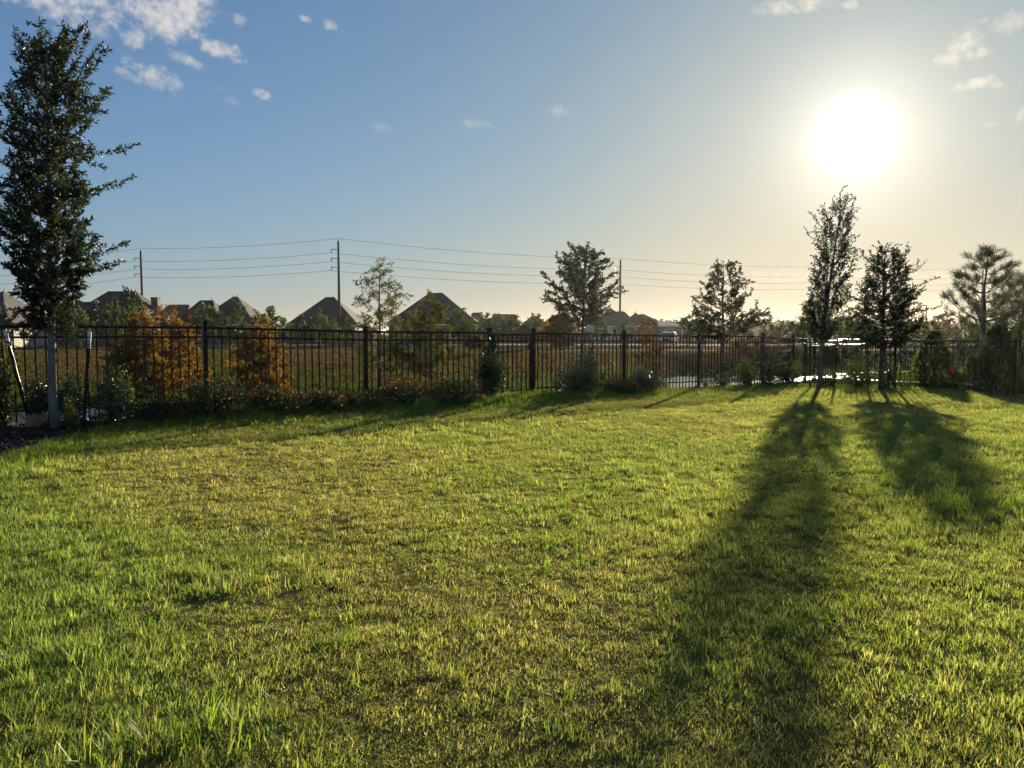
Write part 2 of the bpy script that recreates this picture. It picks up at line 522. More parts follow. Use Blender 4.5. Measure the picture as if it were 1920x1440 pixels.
M['leaf_lant'] = leaf_mat('lantana_leaf', [(0, (.010, .024, .012)), (.6, (.020, .042, .016)), (1, (.05, .075, .02))], .36, .05)
M['leaf_lime'] = leaf_mat('lime_shrub_leaf', [(0, (.04, .06, .01)), (.5, (.085, .11, .016)), (1, (.17, .17, .03))], .5, .05)
M['leaf_pine'] = leaf_mat('pine_needle', [(0, (.018, .030, .012)), (.5, (.035, .052, .018)), (1, (.075, .085, .03))], .4, .05)
M['leaf_conifer'] = leaf_mat('bright_conifer_spray', [(0, (.025, .05, .014)), (.5, (.05, .085, .02)), (1, (.11, .14, .03))], .48, .04)
M['flower'] = leaf_mat('orange_blossom', [(0, (.20, .05, .012)), (.5, (.32, .10, .018)), (1, (.42, .19, .045))], .4, .02)
M['white_fleck'] = leaf_mat('white_fleck_leaf', [(0, (.6, .6, .55)), (1, (.8, .8, .75))], .3, .03)
M['straw'] = leaf_mat('dry_straw', [(0, (.42, .25, .14)), (.5, (.62, .42, .27)), (1, (.75, .57, .40))], .4, .03)
M['reed'] = leaf_mat('reed_blade', [(0, (.03, .045, .012)), (.5, (.065, .085, .02)), (1, (.14, .13, .04))], .45, .04)
M['woods'] = leaf_mat('distant_wood_leaf', [(0, (.03, .04, .02)), (.5, (.05, .06, .028)), (1, (.085, .075, .035))], .4, .02)
M['grass'] = grass_mat('lawn_blade', (.130, .200, .046), (.245, .252, .074), (.31, .255, .135), trans=.60, gloss=.022, tsat=1.75)
M['grass_tall'] = grass_mat('tall_grass_blade', (.10, .185, .020), (.175, .215, .032), (.24, .20, .075), trans=.62, gloss=.03, tsat=1.7)
M['grass_bank'] = grass_mat('bank_grass_blade', (.042, .070, .016), (.076, .072, .022), (.102, .066, .038), trans=.45, gloss=.006)
M['steel'] = principled('weathered_steel', (.16, .15, .15), .5, .6, var=.25, vscale=20)
M['white_paint'] = principled('chalky_white_paint', (.72, .72, .70), .55, var=.12, vscale=40)
M['strap'] = principled('black_strap', (.015, .015, .015), .6)
M['pole_wood'] = principled('creosoted_pole', (.085, .065, .05), .85, var=.3, vscale=6)
M['insul'] = principled('grey_insulator', (.22, .22, .23), .35)
M['cable'] = principled('weathered_cable', (.10, .10, .11), .6)
M['roof'] = principled('dark_shingle', (.034, .034, .037), .9, bump=(9, .5, .05), var=.28, vscale=2.2)
M['roof2'] = principled('brown_grey_shingle', (.075, .068, .064), .9, bump=(9, .5, .05), var=.25, vscale=2.2)
M['brick'] = principled('red_brown_brick', (.14, .095, .08), .85, var=.22, vscale=7)
M['stucco'] = principled('pale_stucco', (.50, .46, .41), .85, var=.1, vscale=4)
M['trim'] = principled('white_trim', (.72, .70, .66), .6)
M['glass'] = principled('window_glass', (.03, .035, .045), .06, 0, .8)
M['fence_wood'] = principled('grey_cedar', (.085, .075, .068), .85, var=.3, vscale=3)
M['cedar'] = principled('brown_cedar', (.17, .085, .048), .8, bump=(30, .5, .004), var=.35, vscale=9)
M['concrete'] = principled('pale_concrete', (.20, .19, .175), .95, 0, .05, var=.12, vscale=.7, bump=(20, .2, .004))
M['car_dark'] = principled('dark_car_paint', (.018, .021, .028), .28, .2, .5, coat=.6)
M['car_red'] = principled('maroon_car_paint', (.10, .022, .02), .28, .2, .5, coat=.6)
M['rubber'] = principled('tyre_rubber', (.015, .015, .015), .8)
M['lamp'] = principled('clear_lamp_glass', (.75, .75, .72), .1, 0, .8)
M['red'] = leaf_mat('red_tin_petal', [(0, (.80, .04, .025)), (1, (.9, .10, .05))], .6, .06)
M['stone'] = principled('pale_stone', (.50, .49, .46), .8, var=.2, vscale=20, bump=(40, .4, .004))

def b_ground(N, out):
    g = N.n('ShaderNodeNewGeometry')
    n1 = N.noise(g.outputs['Position'], .09, 5, .6)
    n2 = N.noise(g.outputs['Position'], 1.7, 6, .65)
    c = N.ramp(n1, [(.36, (.050, .060, .015)), (.50, (.080, .074, .024)), (.62, (.095, .066, .036))])
    c = N.mix(.65, c, N.ramp(n2, [(.3, (.35, .35, .35)), (.7, (1.2, 1.2, 1.2))]), 'MULTIPLY')
    p = N.n('ShaderNodeBsdfPrincipled'); N.link(c, p.inputs['Base Color']); p.inputs['Roughness'].default_value = .95
    p.inputs['Specular IOR Level'].default_value = 0.0
    bn = N.n('ShaderNodeBump'); bn.inputs['Strength'].default_value = .9; bn.inputs['Distance'].default_value = .12
    N.link(N.noise(g.outputs['Position'], 6, 5, .7), bn.inputs['Height']); N.link(bn.outputs[0], p.inputs['Normal'])
    N.link(p.outputs[0], out.inputs[0])
M['ground'] = mat('meadow_ground', b_ground)

def b_soil(N, out):
    g = N.n('ShaderNodeNewGeometry')
    n2 = N.noise(g.outputs['Position'], 9, 6, .7)
    c = N.ramp(n2, [(.3, (.065, .062, .022)), (.55, (.125, .118, .040)), (.75, (.19, .16, .070))])
    p = N.n('ShaderNodeBsdfPrincipled'); N.link(c, p.inputs['Base Color']); p.inputs['Roughness'].default_value = .95
    p.inputs['Specular IOR Level'].default_value = 0.0
    bn = N.n('ShaderNodeBump'); bn.inputs['Strength'].default_value = .8; bn.inputs['Distance'].default_value = .02
    N.link(N.noise(g.outputs['Position'], 55, 4, .7), bn.inputs['Height']); N.link(bn.outputs[0], p.inputs['Normal'])
    N.link(p.outputs[0], out.inputs[0])
M['soil'] = mat('thatch_and_soil', b_soil)

def b_mulch(N, out):
    g = N.n('ShaderNodeNewGeometry')
    v = N.n('ShaderNodeTexVoronoi'); N.link(g.outputs['Position'], v.inputs['Vector']); v.inputs['Scale'].default_value = 34
    c = N.ramp(v.outputs['Color'], [(.2, (.010, .007, .005)), (.6, (.026, .018, .012)), (.95, (.06, .042, .03))])
    p = N.n('ShaderNodeBsdfPrincipled'); N.link(c, p.inputs['Base Color']); p.inputs['Roughness'].default_value = .9
    bn = N.n('ShaderNodeBump'); bn.inputs['Strength'].default_value = 1; bn.inputs['Distance'].default_value = .03
    N.link(v.outputs['Distance'], bn.inputs['Height']); N.link(bn.outputs[0], p.inputs['Normal'])
    N.link(p.outputs[0], out.inputs[0])
M['mulch'] = mat('dark_bark_mulch', b_mulch)
M['chip'] = leaf_mat('bark_chip', [(0, (.012, .008, .006)), (.7, (.035, .023, .015)), (.95, (.075, .05, .035)), (1, (.22, .19, .16))], .02, .04)

def b_water(N, out):
    g = N.n('ShaderNodeNewGeometry')
    mp = N.n('ShaderNodeMapping'); N.link(g.outputs['Position'], mp.inputs[0]); mp.inputs['Scale'].default_value = (.45, 1.0, 1.0)
    p = N.n('ShaderNodeBsdfPrincipled'); p.inputs['Base Color'].default_value = (.030, .032, .024, 1)
    p.inputs['Roughness'].default_value = .24; p.inputs['IOR'].default_value = 1.33
    bn = N.n('ShaderNodeBump'); bn.inputs['Strength'].default_value = .6; bn.inputs['Distance'].default_value = .05
    N.link(N.noise(mp.outputs[0], 2.6, 5, .6, .4), bn.inputs['Height']); N.link(bn.outputs[0], p.inputs['Normal'])
    N.link(p.outputs[0], out.inputs[0])
M['water'] = mat('pond_water', b_water)

# ------------------------------------------------------------------ the setting: ground, lawn, bed, pond, road
def grid_sheet(name, xs, ys, material, lift=0.0, keep=None):
    X, Y = np.meshgrid(xs, ys)
    Z = ground(X, Y) + lift
    mb = MB()
    n, m = X.shape
    i = np.arange(n - 1)[:, None] * m; j = np.arange(m - 1)[None, :]
    q = np.stack([i + j, i + j + 1, i + m + j + 1, i + m + j], -1).reshape(-1, 4)
    if keep is not None:
        cx = X.ravel()[q].mean(1); cy = Y.ravel()[q].mean(1)
        q = q[keep(cx, cy)]
    mb.add(np.stack([X, Y, Z], -1).reshape(-1, 3), q)
    o = mb.obj(name, material, smooth=True)
    o['kind'] = 'structure'
    return o

xs = np.concatenate([[-4000, -2000, -1000, -500, -300, -200, -140, -100, -70, -50, -40, -33], np.arange(-28, 28.1, .4), [33, 40, 50, 70, 100, 140, 200, 300, 500, 1000, 2000, 4000]])
ys = np.concatenate([[-60, -30, -15, -8], np.arange(-5, 24, .35), np.arange(24, 70, .8), [72, 76, 82, 90, 100, 115, 135, 160, 200, 260, 350, 500, 800, 1500, 3000, 6000]])
grid_sheet('ground', xs, ys, M['ground'])

def bed_strip(name, f0, f1, x0, x1, material, lift, nx=160, ny=14):
    """sheet between two curves over x"""
    X = np.linspace(x0, x1, nx)
    a, b = f0(X), f1(X)
    t = np.linspace(0, 1, ny)[:, None]
    Y = a[None, :] * (1 - t) + b[None, :] * t
    XX = np.broadcast_to(X, Y.shape)
    mb = MB(); n, m = Y.shape
    i = np.arange(n - 1)[:, None] * m; j = np.arange(m - 1)[None, :]
    q = np.stack([i + j, i + j + 1, i + m + j + 1, i + m + j], -1).reshape(-1, 4)
    mb.add(np.stack([XX, Y, ground(XX, Y) + lift], -1).reshape(-1, 3), q)
    o = mb.obj(name, material, smooth=True); o['kind'] = 'structure'
    return o

bed_strip('lawn_soil', lambda x: np.full_like(x, -4.5), lambda x: fence_line_y(x) + .05, -7.6, 13.5, M['soil'], .012, 180, 90)

def mulch_bed():
    mb = MB()
    sv = np.linspace(-5.6, S_END, 200); t = np.linspace(0, 1, 14)[:, None]
    n = -.35 * (1 - t) + bed_w(sv)[None, :] * t
    X = F0[0] + sv * AL[0] + n * NO[0]; Y = F0[1] + sv * AL[1] + n * NO[1]
    def sheet(X, Y, lift):
        a, m = X.shape
        i = np.arange(a - 1)[:, None] * m; j = np.arange(m - 1)[None, :]
        q = np.stack([i + j, i + m + j, i + m + j + 1, i + j + 1], -1).reshape(-1, 4)
        mb.add(np.stack([X, Y, ground(X, Y) + lift], -1).reshape(-1, 3), q)
    sheet(X, Y, .020)
    x = np.linspace(6.9, 11.35, 80)
    lo, hi = bed_right(x), np.where(x < 7.5, 19.4 + (x - 6.9) * 1.6, 20.5 - (x - 7.5) * .8355) + .3
    Y = lo[None, :] * (1 - t) + hi[None, :] * t
    sheet(np.broadcast_to(x, Y.shape), Y, .027)
    o = mb.obj('mulch_bed', M['mulch'], smooth=True); o['kind'] = 'structure'
mulch_bed()

wm = MB(); wm.add([(-75, 6, WATER_Z), (48, 6, WATER_Z), (48, 64, WATER_Z), (-75, 64, WATER_Z)], [(0, 1, 2, 3)])
wo = wm.obj('pond_water', M['water']); wo['kind'] = 'structure'

def ribbon(name, pts, w, material, lift, th=.03):
    mb = MB(); P = np.array(pts, float)
    n = 90
    s = np.linspace(0, 1, n); k = np.linspace(0, 1, len(P))
    c = np.stack([np.interp(s, k, P[:, 0]), np.interp(s, k, P[:, 1])], -1)
    d = np.gradient(c, axis=0); d /= np.linalg.norm(d, axis=1)[:, None]
    nr = np.stack([-d[:, 1], d[:, 0]], -1)
    L = c + nr * w / 2; Rr = c - nr * w / 2
    zt = ground(c[:, 0], c[:, 1]) + lift
    v = np.concatenate([np.c_[L, zt], np.c_[Rr, zt], np.c_[L, zt - lift - th], np.c_[Rr, zt - lift - th]])
    i = np.arange(n - 1)
    q = np.concatenate([np.stack([n + i, n + i + 1, i + 1, i], -1), np.stack([i, i + 1, 2 * n + i + 1, 2 * n + i], -1), np.stack([3 * n + i, 3 * n + i + 1, n + i + 1, n + i], -1)])
    mb.add(v, q)
    o = mb.obj(name, material); o['kind'] = 'structure'
    return o

ribbon('walking_path', [(-110, 66), (-30, 66.5), (0, 68), (14, 68), (60, 72), (120, 74)], 2.2, M['concrete'], .05)
ribbon('road', [(-170, 92), (-60, 96), (0, 104), (24, 101), (40, 100), (160, 104)], 7.5, M['concrete'], .05)

# ------------------------------------------------------------------ grass (nobody could count it): instanced tufts
def tuft_mesh(name, rng, nb, rad, hmin, hmax, wmin, wmax, lean, material):
    mb = MB()
    a = rng.random(nb) * 2 * PI
    rr = rad * np.sqrt(rng.random(nb))
    p = np.stack([rr * np.cos(a), rr * np.sin(a), np.full(nb, -.006)], -1)
    h = hmin + (hmax - hmin) * rng.random(nb) ** 1.3
    w = wmin + (wmax - wmin) * rng.random(nb)
    ph = rng.random(nb) * 2 * PI
    dirv = np.stack([np.cos(ph), np.sin(ph), np.zeros(nb)], -1)
    ln = lean * (0.25 + rng.random(nb))
    side = np.stack([-np.sin(ph + rng.normal(0, .7, nb)), np.cos(ph), np.zeros(nb)], -1)
    mid = p + dirv * (h * ln * .35)[:, None] + np.array((0, 0, 1.0)) * (h * .55)[:, None]
    tip = p + dirv * (h * ln)[:, None] + np.array((0, 0, 1.0)) * (h * (1 - .25 * ln))[:, None]
    W = (w / 2)[:, None]
    v = np.stack([p - side * W, p + side * W, mid + side * W * .85, mid - side * W * .85, tip], 1)
    b = np.arange(nb)[:, None] * 5
    mb.add(v.reshape(-1, 3), b + [[0, 1, 2, 3]], b + [[3, 2, 4]], np.repeat(rng.random(nb), 5))
    return mb.mesh(name, material)

def tuft_collection(name, meshes):
    c = bpy.data.collections.new(name)
    for k, me in enumerate(meshes):
        o = bpy.data.objects.new('%s_%02d' % (name, k), me)
        c.objects.link(o)
    return c

def scatter(name, pts, rot, scl, variant, tint, coll, label, cat):
    me = bpy.data.meshes.new(name)
    n = len(pts)
    me.vertices.add(n); me.vertices.foreach_set('co', pts.astype(np.float32).ravel())
    def attr(nm, typ, arr, key):
        a = me.attributes.new(nm, typ, 'POINT'); a.data.foreach_set(key, arr.ravel())
    attr('rotv', 'FLOAT_VECTOR', rot.astype(np.float32), 'vector')
    attr('sclv', 'FLOAT_VECTOR', scl.astype(np.float32), 'vector')
    attr('variant', 'INT', variant.astype(np.int32), 'value')
    attr('tint', 'FLOAT_VECTOR', tint.astype(np.float32), 'vector')
    o = bpy.data.objects.new(name, me); COL.objects.link(o)
    ng = bpy.data.node_groups.new(name + '_nodes', 'GeometryNodeTree')
    ng.interface.new_socket('Geometry', in_out='INPUT', socket_type='NodeSocketGeometry')
    ng.interface.new_socket('Geometry', in_out='OUTPUT', socket_type='NodeSocketGeometry')
    nd = ng.nodes.new; lk = ng.links.new
    gi = nd('NodeGroupInput'); go = nd('NodeGroupOutput')
    m2p = nd('GeometryNodeMeshToPoints')
    iop = nd('GeometryNodeInstanceOnPoints')
    ci = nd('GeometryNodeCollectionInfo'); ci.inputs['Collection'].default_value = coll
    ci.inputs['Separate Children'].default_value = True; ci.inputs['Reset Children'].default_value = True
    def named(nm, typ):
        a = nd('GeometryNodeInputNamedAttribute'); a.data_type = typ; a.inputs['Name'].default_value = nm
        return a.outputs[0]
    lk(gi.outputs[0], m2p.inputs['Mesh']); lk(m2p.outputs[0], iop.inputs['Points']); lk(ci.outputs[0], iop.inputs['Instance'])
    iop.inputs['Pick Instance'].default_value = True
    lk(named('variant', 'INT'), iop.inputs['Instance Index'])
    e2r = nd('FunctionNodeEulerToRotation'); lk(named('rotv', 'FLOAT_VECTOR'), e2r.inputs[0]); lk(e2r.outputs[0], iop.inputs['Rotation'])
    lk(named('sclv', 'FLOAT_VECTOR'), iop.inputs['Scale'])
    lk(iop.outputs[0], go.inputs[0])
    md = o.modifiers.new('scatter', 'NODES'); md.node_group = ng
    o['kind'] = 'stuff'
    tag(o, label, cat)
    return o

def rand_in(x0, x1, y0, y1, dens):
    n = int((x1 - x0) * (y1 - y0) * dens)
    return R.uniform(x0, x1, n), R.uniform(y0, y1, n)

def lawn_grass():
    ms = [tuft_mesh('lawn_tuft', np.random.default_rng(40 + k), 34, .040, .012, .036, .0017, .0031, .8, M['grass']) for k in range(7)]
    ms += [tuft_mesh('lawn_tuft', np.random.default_rng(70 + k), 20, .05, .035, .075, .0025, .0045, .6, M['grass']) for k in range(3)]
    coll = tuft_collection('lawn_tufts', ms)
    P = []
    for (x0, x1, y0, y1, dens) in [(-3.2, 3.2, 1.2, 3.6, 1500), (-5, 5, 3.6, 6.0, 1050), (-7, 7.5, 6.0, 9.0, 620), (-8, 11, 9.0, 14.0, 420), (-4, 12.5, 14, 20.5, 300),
                                   (-9, 9, -3, 1.2, 90), (-9, -5, 3.6, 6, 200), (5, 11, 3.6, 6, 200), (7.5, 12, 6, 9, 200), (-9, -3.2, 1.2, 3.6, 120), (3.2, 9, 1.2, 3.6, 120)]:
        P.append(np.stack(rand_in(x0, x1, y0, y1, dens), -1))
    P = np.concatenate(P)
    x, y = P.T
    ei = edge_in(x, y)
    ok = (ei > -.05) & (x < 13)
    # thin, worn hollows leave dark gaps
    gap = fbm(x * 2.6, y * 2.6, 21, 3)
    ok &= R.random(len(x)) < np.clip((gap - .20) / .22, .4, 1)
    P = P[ok]; x, y = P.T; n = len(P)
    dist = np.hypot(x, y)
    hvar = .55 + .85 * fbm(x * 1.7, y * 1.7, 31, 3)
    brown = smoothstep(fbm(x * .45, y * .45, 51, 4), .46, .70)
    brown = np.maximum(brown, .95 * np.exp(-(((x + 2.7) / 1.9) ** 2 + ((y - 7.6) / .95) ** 2)))
    brown = np.maximum(brown, .55 * np.exp(-(((x - 2.5) / 3.0) ** 2 + ((y - 12.0) / 1.2) ** 2)))
    green = smoothstep(fbm(x * .5, y * .5, 77, 2), .52, .75)
    edge = np.exp(-(edge_in(x, y) / .8) ** 2)
    leftg = smoothstep(-x, .8, 2.6) * smoothstep(-y, -6.2, -3.8)
    f = np.clip(.335 + .26 * brown - .16 * green - .36 * edge - .20 * leftg + R.normal(0, .12, n), 0, 1)
    s = np.clip(dist / 5.5, 1.0, 1.9) ** .75 * R.uniform(.8, 1.25, n)
    hs = s ** .35 * hvar * (1 - .30 * brown) * R.uniform(.75, 1.25, n) * (1 + .2 * leftg)
    scl = np.stack([s, s, hs], -1)
    val = (.78 + .5 * fbm(x * 3.1, y * 3.1, 91, 2)) * R.uniform(.85, 1.2, n)
    rot = np.stack([R.normal(0, .09, n), R.normal(0, .09, n), R.uniform(0, 2 * PI, n)], -1)
    var = np.where(R.random(n) < .10 + .25 * edge, R.integers(7, 10, n), R.integers(0, 7, n))
    pts = np.stack([x, y, ground(x, y) + .012], -1)
    scatter('lawn_grass', pts, rot, scl, var, np.stack([f, val, np.zeros(n)], -1), coll,
            'short green and straw-coloured lawn grass covering the back yard', 'grass')

def tall_grass():
    ms = [tuft_mesh('tall_tuft', np.random.default_rng(140 + k), 13, .045, .08, .19, .0036, .0066, .7, M['grass_tall']) for k in range(6)]
    ms += [tuft_mesh('blade_clump', np.random.default_rng(160 + k), 11, .05, .12, .26, .004, .0072, .8, M['grass_tall']) for k in range(3)]
    coll = tuft_collection('tall_tufts', ms)
    P = []; S = []
    # unmown strip along the bed
    n = 10500
    sv = R.uniform(-5, S_END + 6.3, n)
    off = np.abs(R.normal(0, 1, n)) * np.interp(sv, [-3.5, -2, 6, 8], [.25, .70, .62, .3]) - .05
    main = sv < S_END - .9
    nv = bed_w(sv) + off
    xr = 6.6 + (sv - (S_END - .9)) * .64
    x = np.where(main, F0[0] + sv * AL[0] + nv * NO[0], xr)
    y = np.where(main, F0[1] + sv * AL[1] + nv * NO[1], bed_right(xr) - off)
    wgt = np.interp(x, [-9, -5.2, -4.4, -3.4, 1, 2.5, 4, 7, 8, 12], [.34, .36, .75, 1.05, 1.0, .75, .5, .5, .5, .5])
    P.append(np.stack([x, y], -1)); S.append(np.clip(1.1 - off * .5, .4, 1.1) * wgt * R.uniform(.6, 1.15, n))
    # stray tall blades over the lawn
    n = 1500
    x = R.uniform(-5, 9, n); y = R.uniform(2.0, 16, n)
    P.append(np.stack([x, y], -1)); S.append(R.uniform(.35, .62, n))
    # coarse clumps
    for (px, py, nn, rad, sc_) in [(285, 1400, 5, .15, .85), (400, 1385, 5, .10, .9), (200, 1420, 3, .10, .6), (645, 1215, 20, .06, .42), (1790, 955, 34, .40, .85), (1890, 960, 34, .40, .85),
                                   (1700, 985, 24, .28, .5), (1840, 1000, 20, .4, .5), (1380, 1180, 10, .2, .45), (1840, 1170, 14, .3, .45), (1030, 1030, 16, .08, .45), (850, 1190, 8, .12, .6),
                                   (1640, 1180, 24, .3, .55), (1040, 965, 20, .22, .5)]:
        cx, cy = hit(px, py)
        P.append(np.stack([cx + R.normal(0, rad, nn), cy + R.normal(0, rad * .8, nn)], -1)); S.append(sc_ * R.uniform(.6, 1.15, nn))
    P = np.concatenate(P); S = np.concatenate(S)
    x, y = P.T
    ok = (edge_in(x, y) > -.12) & (x < 13)
    P = P[ok]; S = S[ok]; x, y = P.T; n = len(P)
    f = np.clip(.16 + R.normal(0, .14, n), 0, 1)
    scl = np.stack([S ** .5, S ** .5, S], -1)
    rot = np.stack([R.normal(0, .16, n), R.normal(0, .16, n), R.uniform(0, 2 * PI, n)], -1)
    var = np.where(S > .8, R.integers(0, 9, n), R.integers(0, 6, n))
    scatter('tall_grass', np.stack([x, y, ground(x, y) + .012], -1), rot, scl, var, np.stack([f, R.uniform(.85, 1.25, n), np.zeros(n)], -1), coll,
            'taller bright green grass blades along the bed edge and in loose clumps', 'grass')

def bank_grass():
    ms = [tuft_mesh('bank_tuft', np.random.default_rng(240 + k), 22, .16, .06, .20, .010, .02, .7, M['grass_bank']) for k in range(5)]
    coll = tuft_collection('bank_tufts', ms)
    P = []
    for (x0, x1, y0, y1, dens) in [(-14, 16, 9.5, 26, 22), (-34, 30, 26, 44, 9), (-40, 36, 44, 66, 6), (8, 24, 17, 30, 26)]:
        P.append(np.stack(rand_in(x0, x1, y0, y1, dens), -1))
    P = np.concatenate(P); x, y = P.T
    z = ground(x, y)
    ok = (z > WATER_Z + .03) & ((y > fence_line_y(x) + .30)) & (np.abs(y - 67.5) > 1.7)
    P = P[ok]; x, y = P.T; n = len(P); z = z[ok]
    shore = np.exp(-((z - WATER_Z) / .35) ** 2)
    nb = smoothstep((x - 8), 0, 2) * smoothstep(-y, -30, -26)
    dry = smoothstep(z, -1.35, -.75) * smoothstep(-z, .02, .25) * (y > 30)
    f = np.clip(.36 + .8 * (fbm(x * .2, y * .2, 7) - .5) * 2 + .45 * dry - .4 * shore - .5 * nb + R.normal(0, .1, n), 0, 1)
    s = np.clip(np.hypot(x, y) / 24, .8, 1.9) * R.uniform(.8, 1.3, n)
    dd = (y - edge_y(x)) * .78
    hs = s * (.55 + .5 * shore) * R.uniform(.6, 1.2, n) * np.where(x < 8.5, .22 + .78 * smoothstep(dd, 2.0, 9.0), 1.0)
    rot = np.stack([R.normal(0, .1, n), R.normal(0, .1, n), R.uniform(0, 2 * PI, n)], -1)
    scatter('bank_grass', np.stack([x, y, z], -1), rot, np.stack([s, s, hs], -1), R.integers(0, 5, n), np.stack([f, R.uniform(.8, 1.2, n), np.zeros(n)], -1), coll,
            'rough green and brown grass on the pond banks beyond the fence', 'grass')

def mulch_chips():
    ms = []
    for k in range(5):
        rg = np.random.default_rng(300 + k); mb = MB()
        for j in range(9):
            c = rg.normal(0, .05, 3); c[2] = .008 + abs(rg.normal(0, .008))
            L, W, T = rg.uniform(.012, .035), rg.uniform(.004, .010), rg.uniform(.002, .005)
            a = rg.uniform(0, PI); t = rg.normal(0, .3)
            d = np.array((math.cos(a), math.sin(a), t))
            m2 = MB(); m2.bar(c - d * L, c + d * L, W * 2, T * 2)
            mb.add(m2.v[0], m2.q[0], None, rg.random())
        ms.append(mb.mesh('mulch_chips', M['chip']))
    coll = tuft_collection('mulch_chip_sets', ms)
    n = 5200
    x = R.uniform(-8, 11.2, n * 3); y = R.uniform(4, 21, n * 3)
    ok = (edge_in(x, y) < 0) & (y < fence_line_y(x) + .3)
    x, y = x[ok], y[ok]; n = len(x)
    s = R.uniform(.7, 1.3, n)
    scatter('bark_mulch', np.stack([x, y, ground(x, y) + .02], -1), np.stack([R.normal(0, .15, n), R.normal(0, .15, n), R.uniform(0, 6.28, n)], -1),
            np.stack([s, s, s], -1), R.integers(0, 5, n), np.zeros((n, 3)), coll, 'dark bark mulch chips in the planting bed along the fence', 'mulch')

lawn_grass(); tall_grass(); bank_grass(); mulch_chips()

# ------------------------------------------------------------------ fences
FH = 1.22
picket_me = None
def make_picket_mesh():
    mb = MB(); mb.box(-.0085, .0085, -.0085, .0085, 0, 1.145)
    return mb.mesh('picket', M['black'])
def make_post_mesh(w=.058, h=1.30):
    mb = MB(); mb.box(-w / 2, w / 2, -w / 2, w / 2, -.25, h - .045)
    c = w / 2 + .006
    z0, z1, z2 = h - .045, h - .02, h
    v = [(-c, -c, z0), (c, -c, z0), (c, c, z0), (-c, c, z0), (-c, -c, z1), (c, -c, z1), (c, c, z1), (-c, c, z1),
         (-c * .5, -c * .5, z2), (c * .5, -c * .5, z2), (c * .5, c * .5, z2), (-c * .5, c * .5, z2)]
    mb.add(v, [(3, 2, 1, 0), (0, 1, 5, 4), (1, 2, 6, 5), (2, 3, 7, 6), (3, 0, 4, 7), (4, 5, 9, 8), (5, 6, 10, 9), (6, 7, 11, 10), (7, 4, 8, 11), (8, 9, 10, 11)])
    return mb.mesh('post', M['black'])
PICKET = make_picket_mesh(); POST = make_post_mesh()

def put(me, name, parent, loc, rz=0.0):
    o = bpy.data.objects.new(name, me); COL.objects.link(o); o.parent = parent
    o.location = loc; o.rotation_euler = (0, 0, rz)
    return o

def fence_run(label, posts, npick, post_at=None):
    """posts: list of (x, y); rails and pickets between neighbours. ground follows the land"""
    root = thing('metal_fence', label, 'fence', (posts[0][0], posts[0][1], Hs(*posts[0])))
    o0 = np.array((posts[0][0], posts[0][1], Hs(*posts[0])))
    for k, (x, y) in enumerate(posts):
        if post_at is None or k in post_at:
            nx, ny = posts[min(k + 1, len(posts) - 1)]; px_, py_ = posts[max(k - 1, 0)]
            put(POST, 'post', root, np.array((x, y, Hs(x, y))) - o0, math.atan2(ny - py_, nx - px_))
    for (a, b) in zip(posts[:-1], posts[1:]):
        A = np.array((a[0], a[1], Hs(*a))) - o0; B = np.array((b[0], b[1], Hs(*b))) - o0
        d = (B - A) / np.linalg.norm(B - A)
        A2, B2 = A + d * .03, B - d * .03
        ang = math.atan2(d[1], d[0])
        for hz, hh in ((FH - .019, .034), (FH - .147, .026), (FH - 1.032, .026)):
            mb = MB(); mb.bar(A2 + (0, 0, hz), B2 + (0, 0, hz), .034 if hz > 1.15 else .027, hh)
            mb.obj('rail', M['black'], root)
        for i in range(1, npick + 1):
            p = A + (B - A) * i / (npick + 1)
            put(PICKET, 'picket', root, (p[0], p[1], p[2] + FH - .036 - 1.145), ang)
    return root

def tpt(t): return (F0[0] + FDX * t, F0[1] + FDY * t)
fence_run('long black metal picket fence behind the orange flowering bushes', [tpt(t) for t in (-2, -1, 0, 1, 2)], 21)
fence_run('black metal picket fence between the gate and the pond corner', [tpt(2.414), tpt(3.408), tpt(4.405), CORNER_A, CORNER_B], 21)
fence_run('black metal picket fence ending at the brown wooden fence', [CORNER_B, MID_R, END_R], 21, post_at=(1, 2))

def gate():
    a = np.array(tpt(2.035)); b = np.array(tpt(2.385))
    root = thing('metal_gate', 'narrow black metal gate with slim pickets in the fence', 'gate', (a[0], a[1], Hs(*a)))
    o0 = np.array((a[0], a[1], Hs(*a)))
    A = np.zeros(3); B = np.array((b[0], b[1], Hs(*b))) - o0
    d = (B - A) / np.linalg.norm(B - A); ang = math.atan2(d[1], d[0])
    for hz in (FH - .05, FH - .165, .16):
        mb = MB(); mb.bar(A + d * .02 + (0, 0, hz), B - d * .02 + (0, 0, hz), .028, .028); mb.obj('rail', M['black'], root)
    for P in (A, B):
        mb = MB(); mb.bar(P + (0, 0, .08), P + (0, 0, FH - .03), .036, .036, up=(d[0], d[1], 0)); mb.obj('stile', M['black'], root)
    for i in range(1, 8):
        p = A + (B - A) * i / 8
        put(PICKET, 'picket', root, (p[0], p[1], p[2] + FH - .064 - 1.115), ang)
    for hz in (.28, .98):
        mb = MB(); mb.bar(A - d * .07 + (0, 0, hz), A + d * .05 + (0, 0, hz), .05, .07); mb.obj('hinge', M['black'], root)
    mb = MB(); mb.bar(B - d * .05 + (0, 0, .95), B + d * .07 + (0, 0, .95), .055, .10); mb.obj('latch', M['black'], root)
gate()

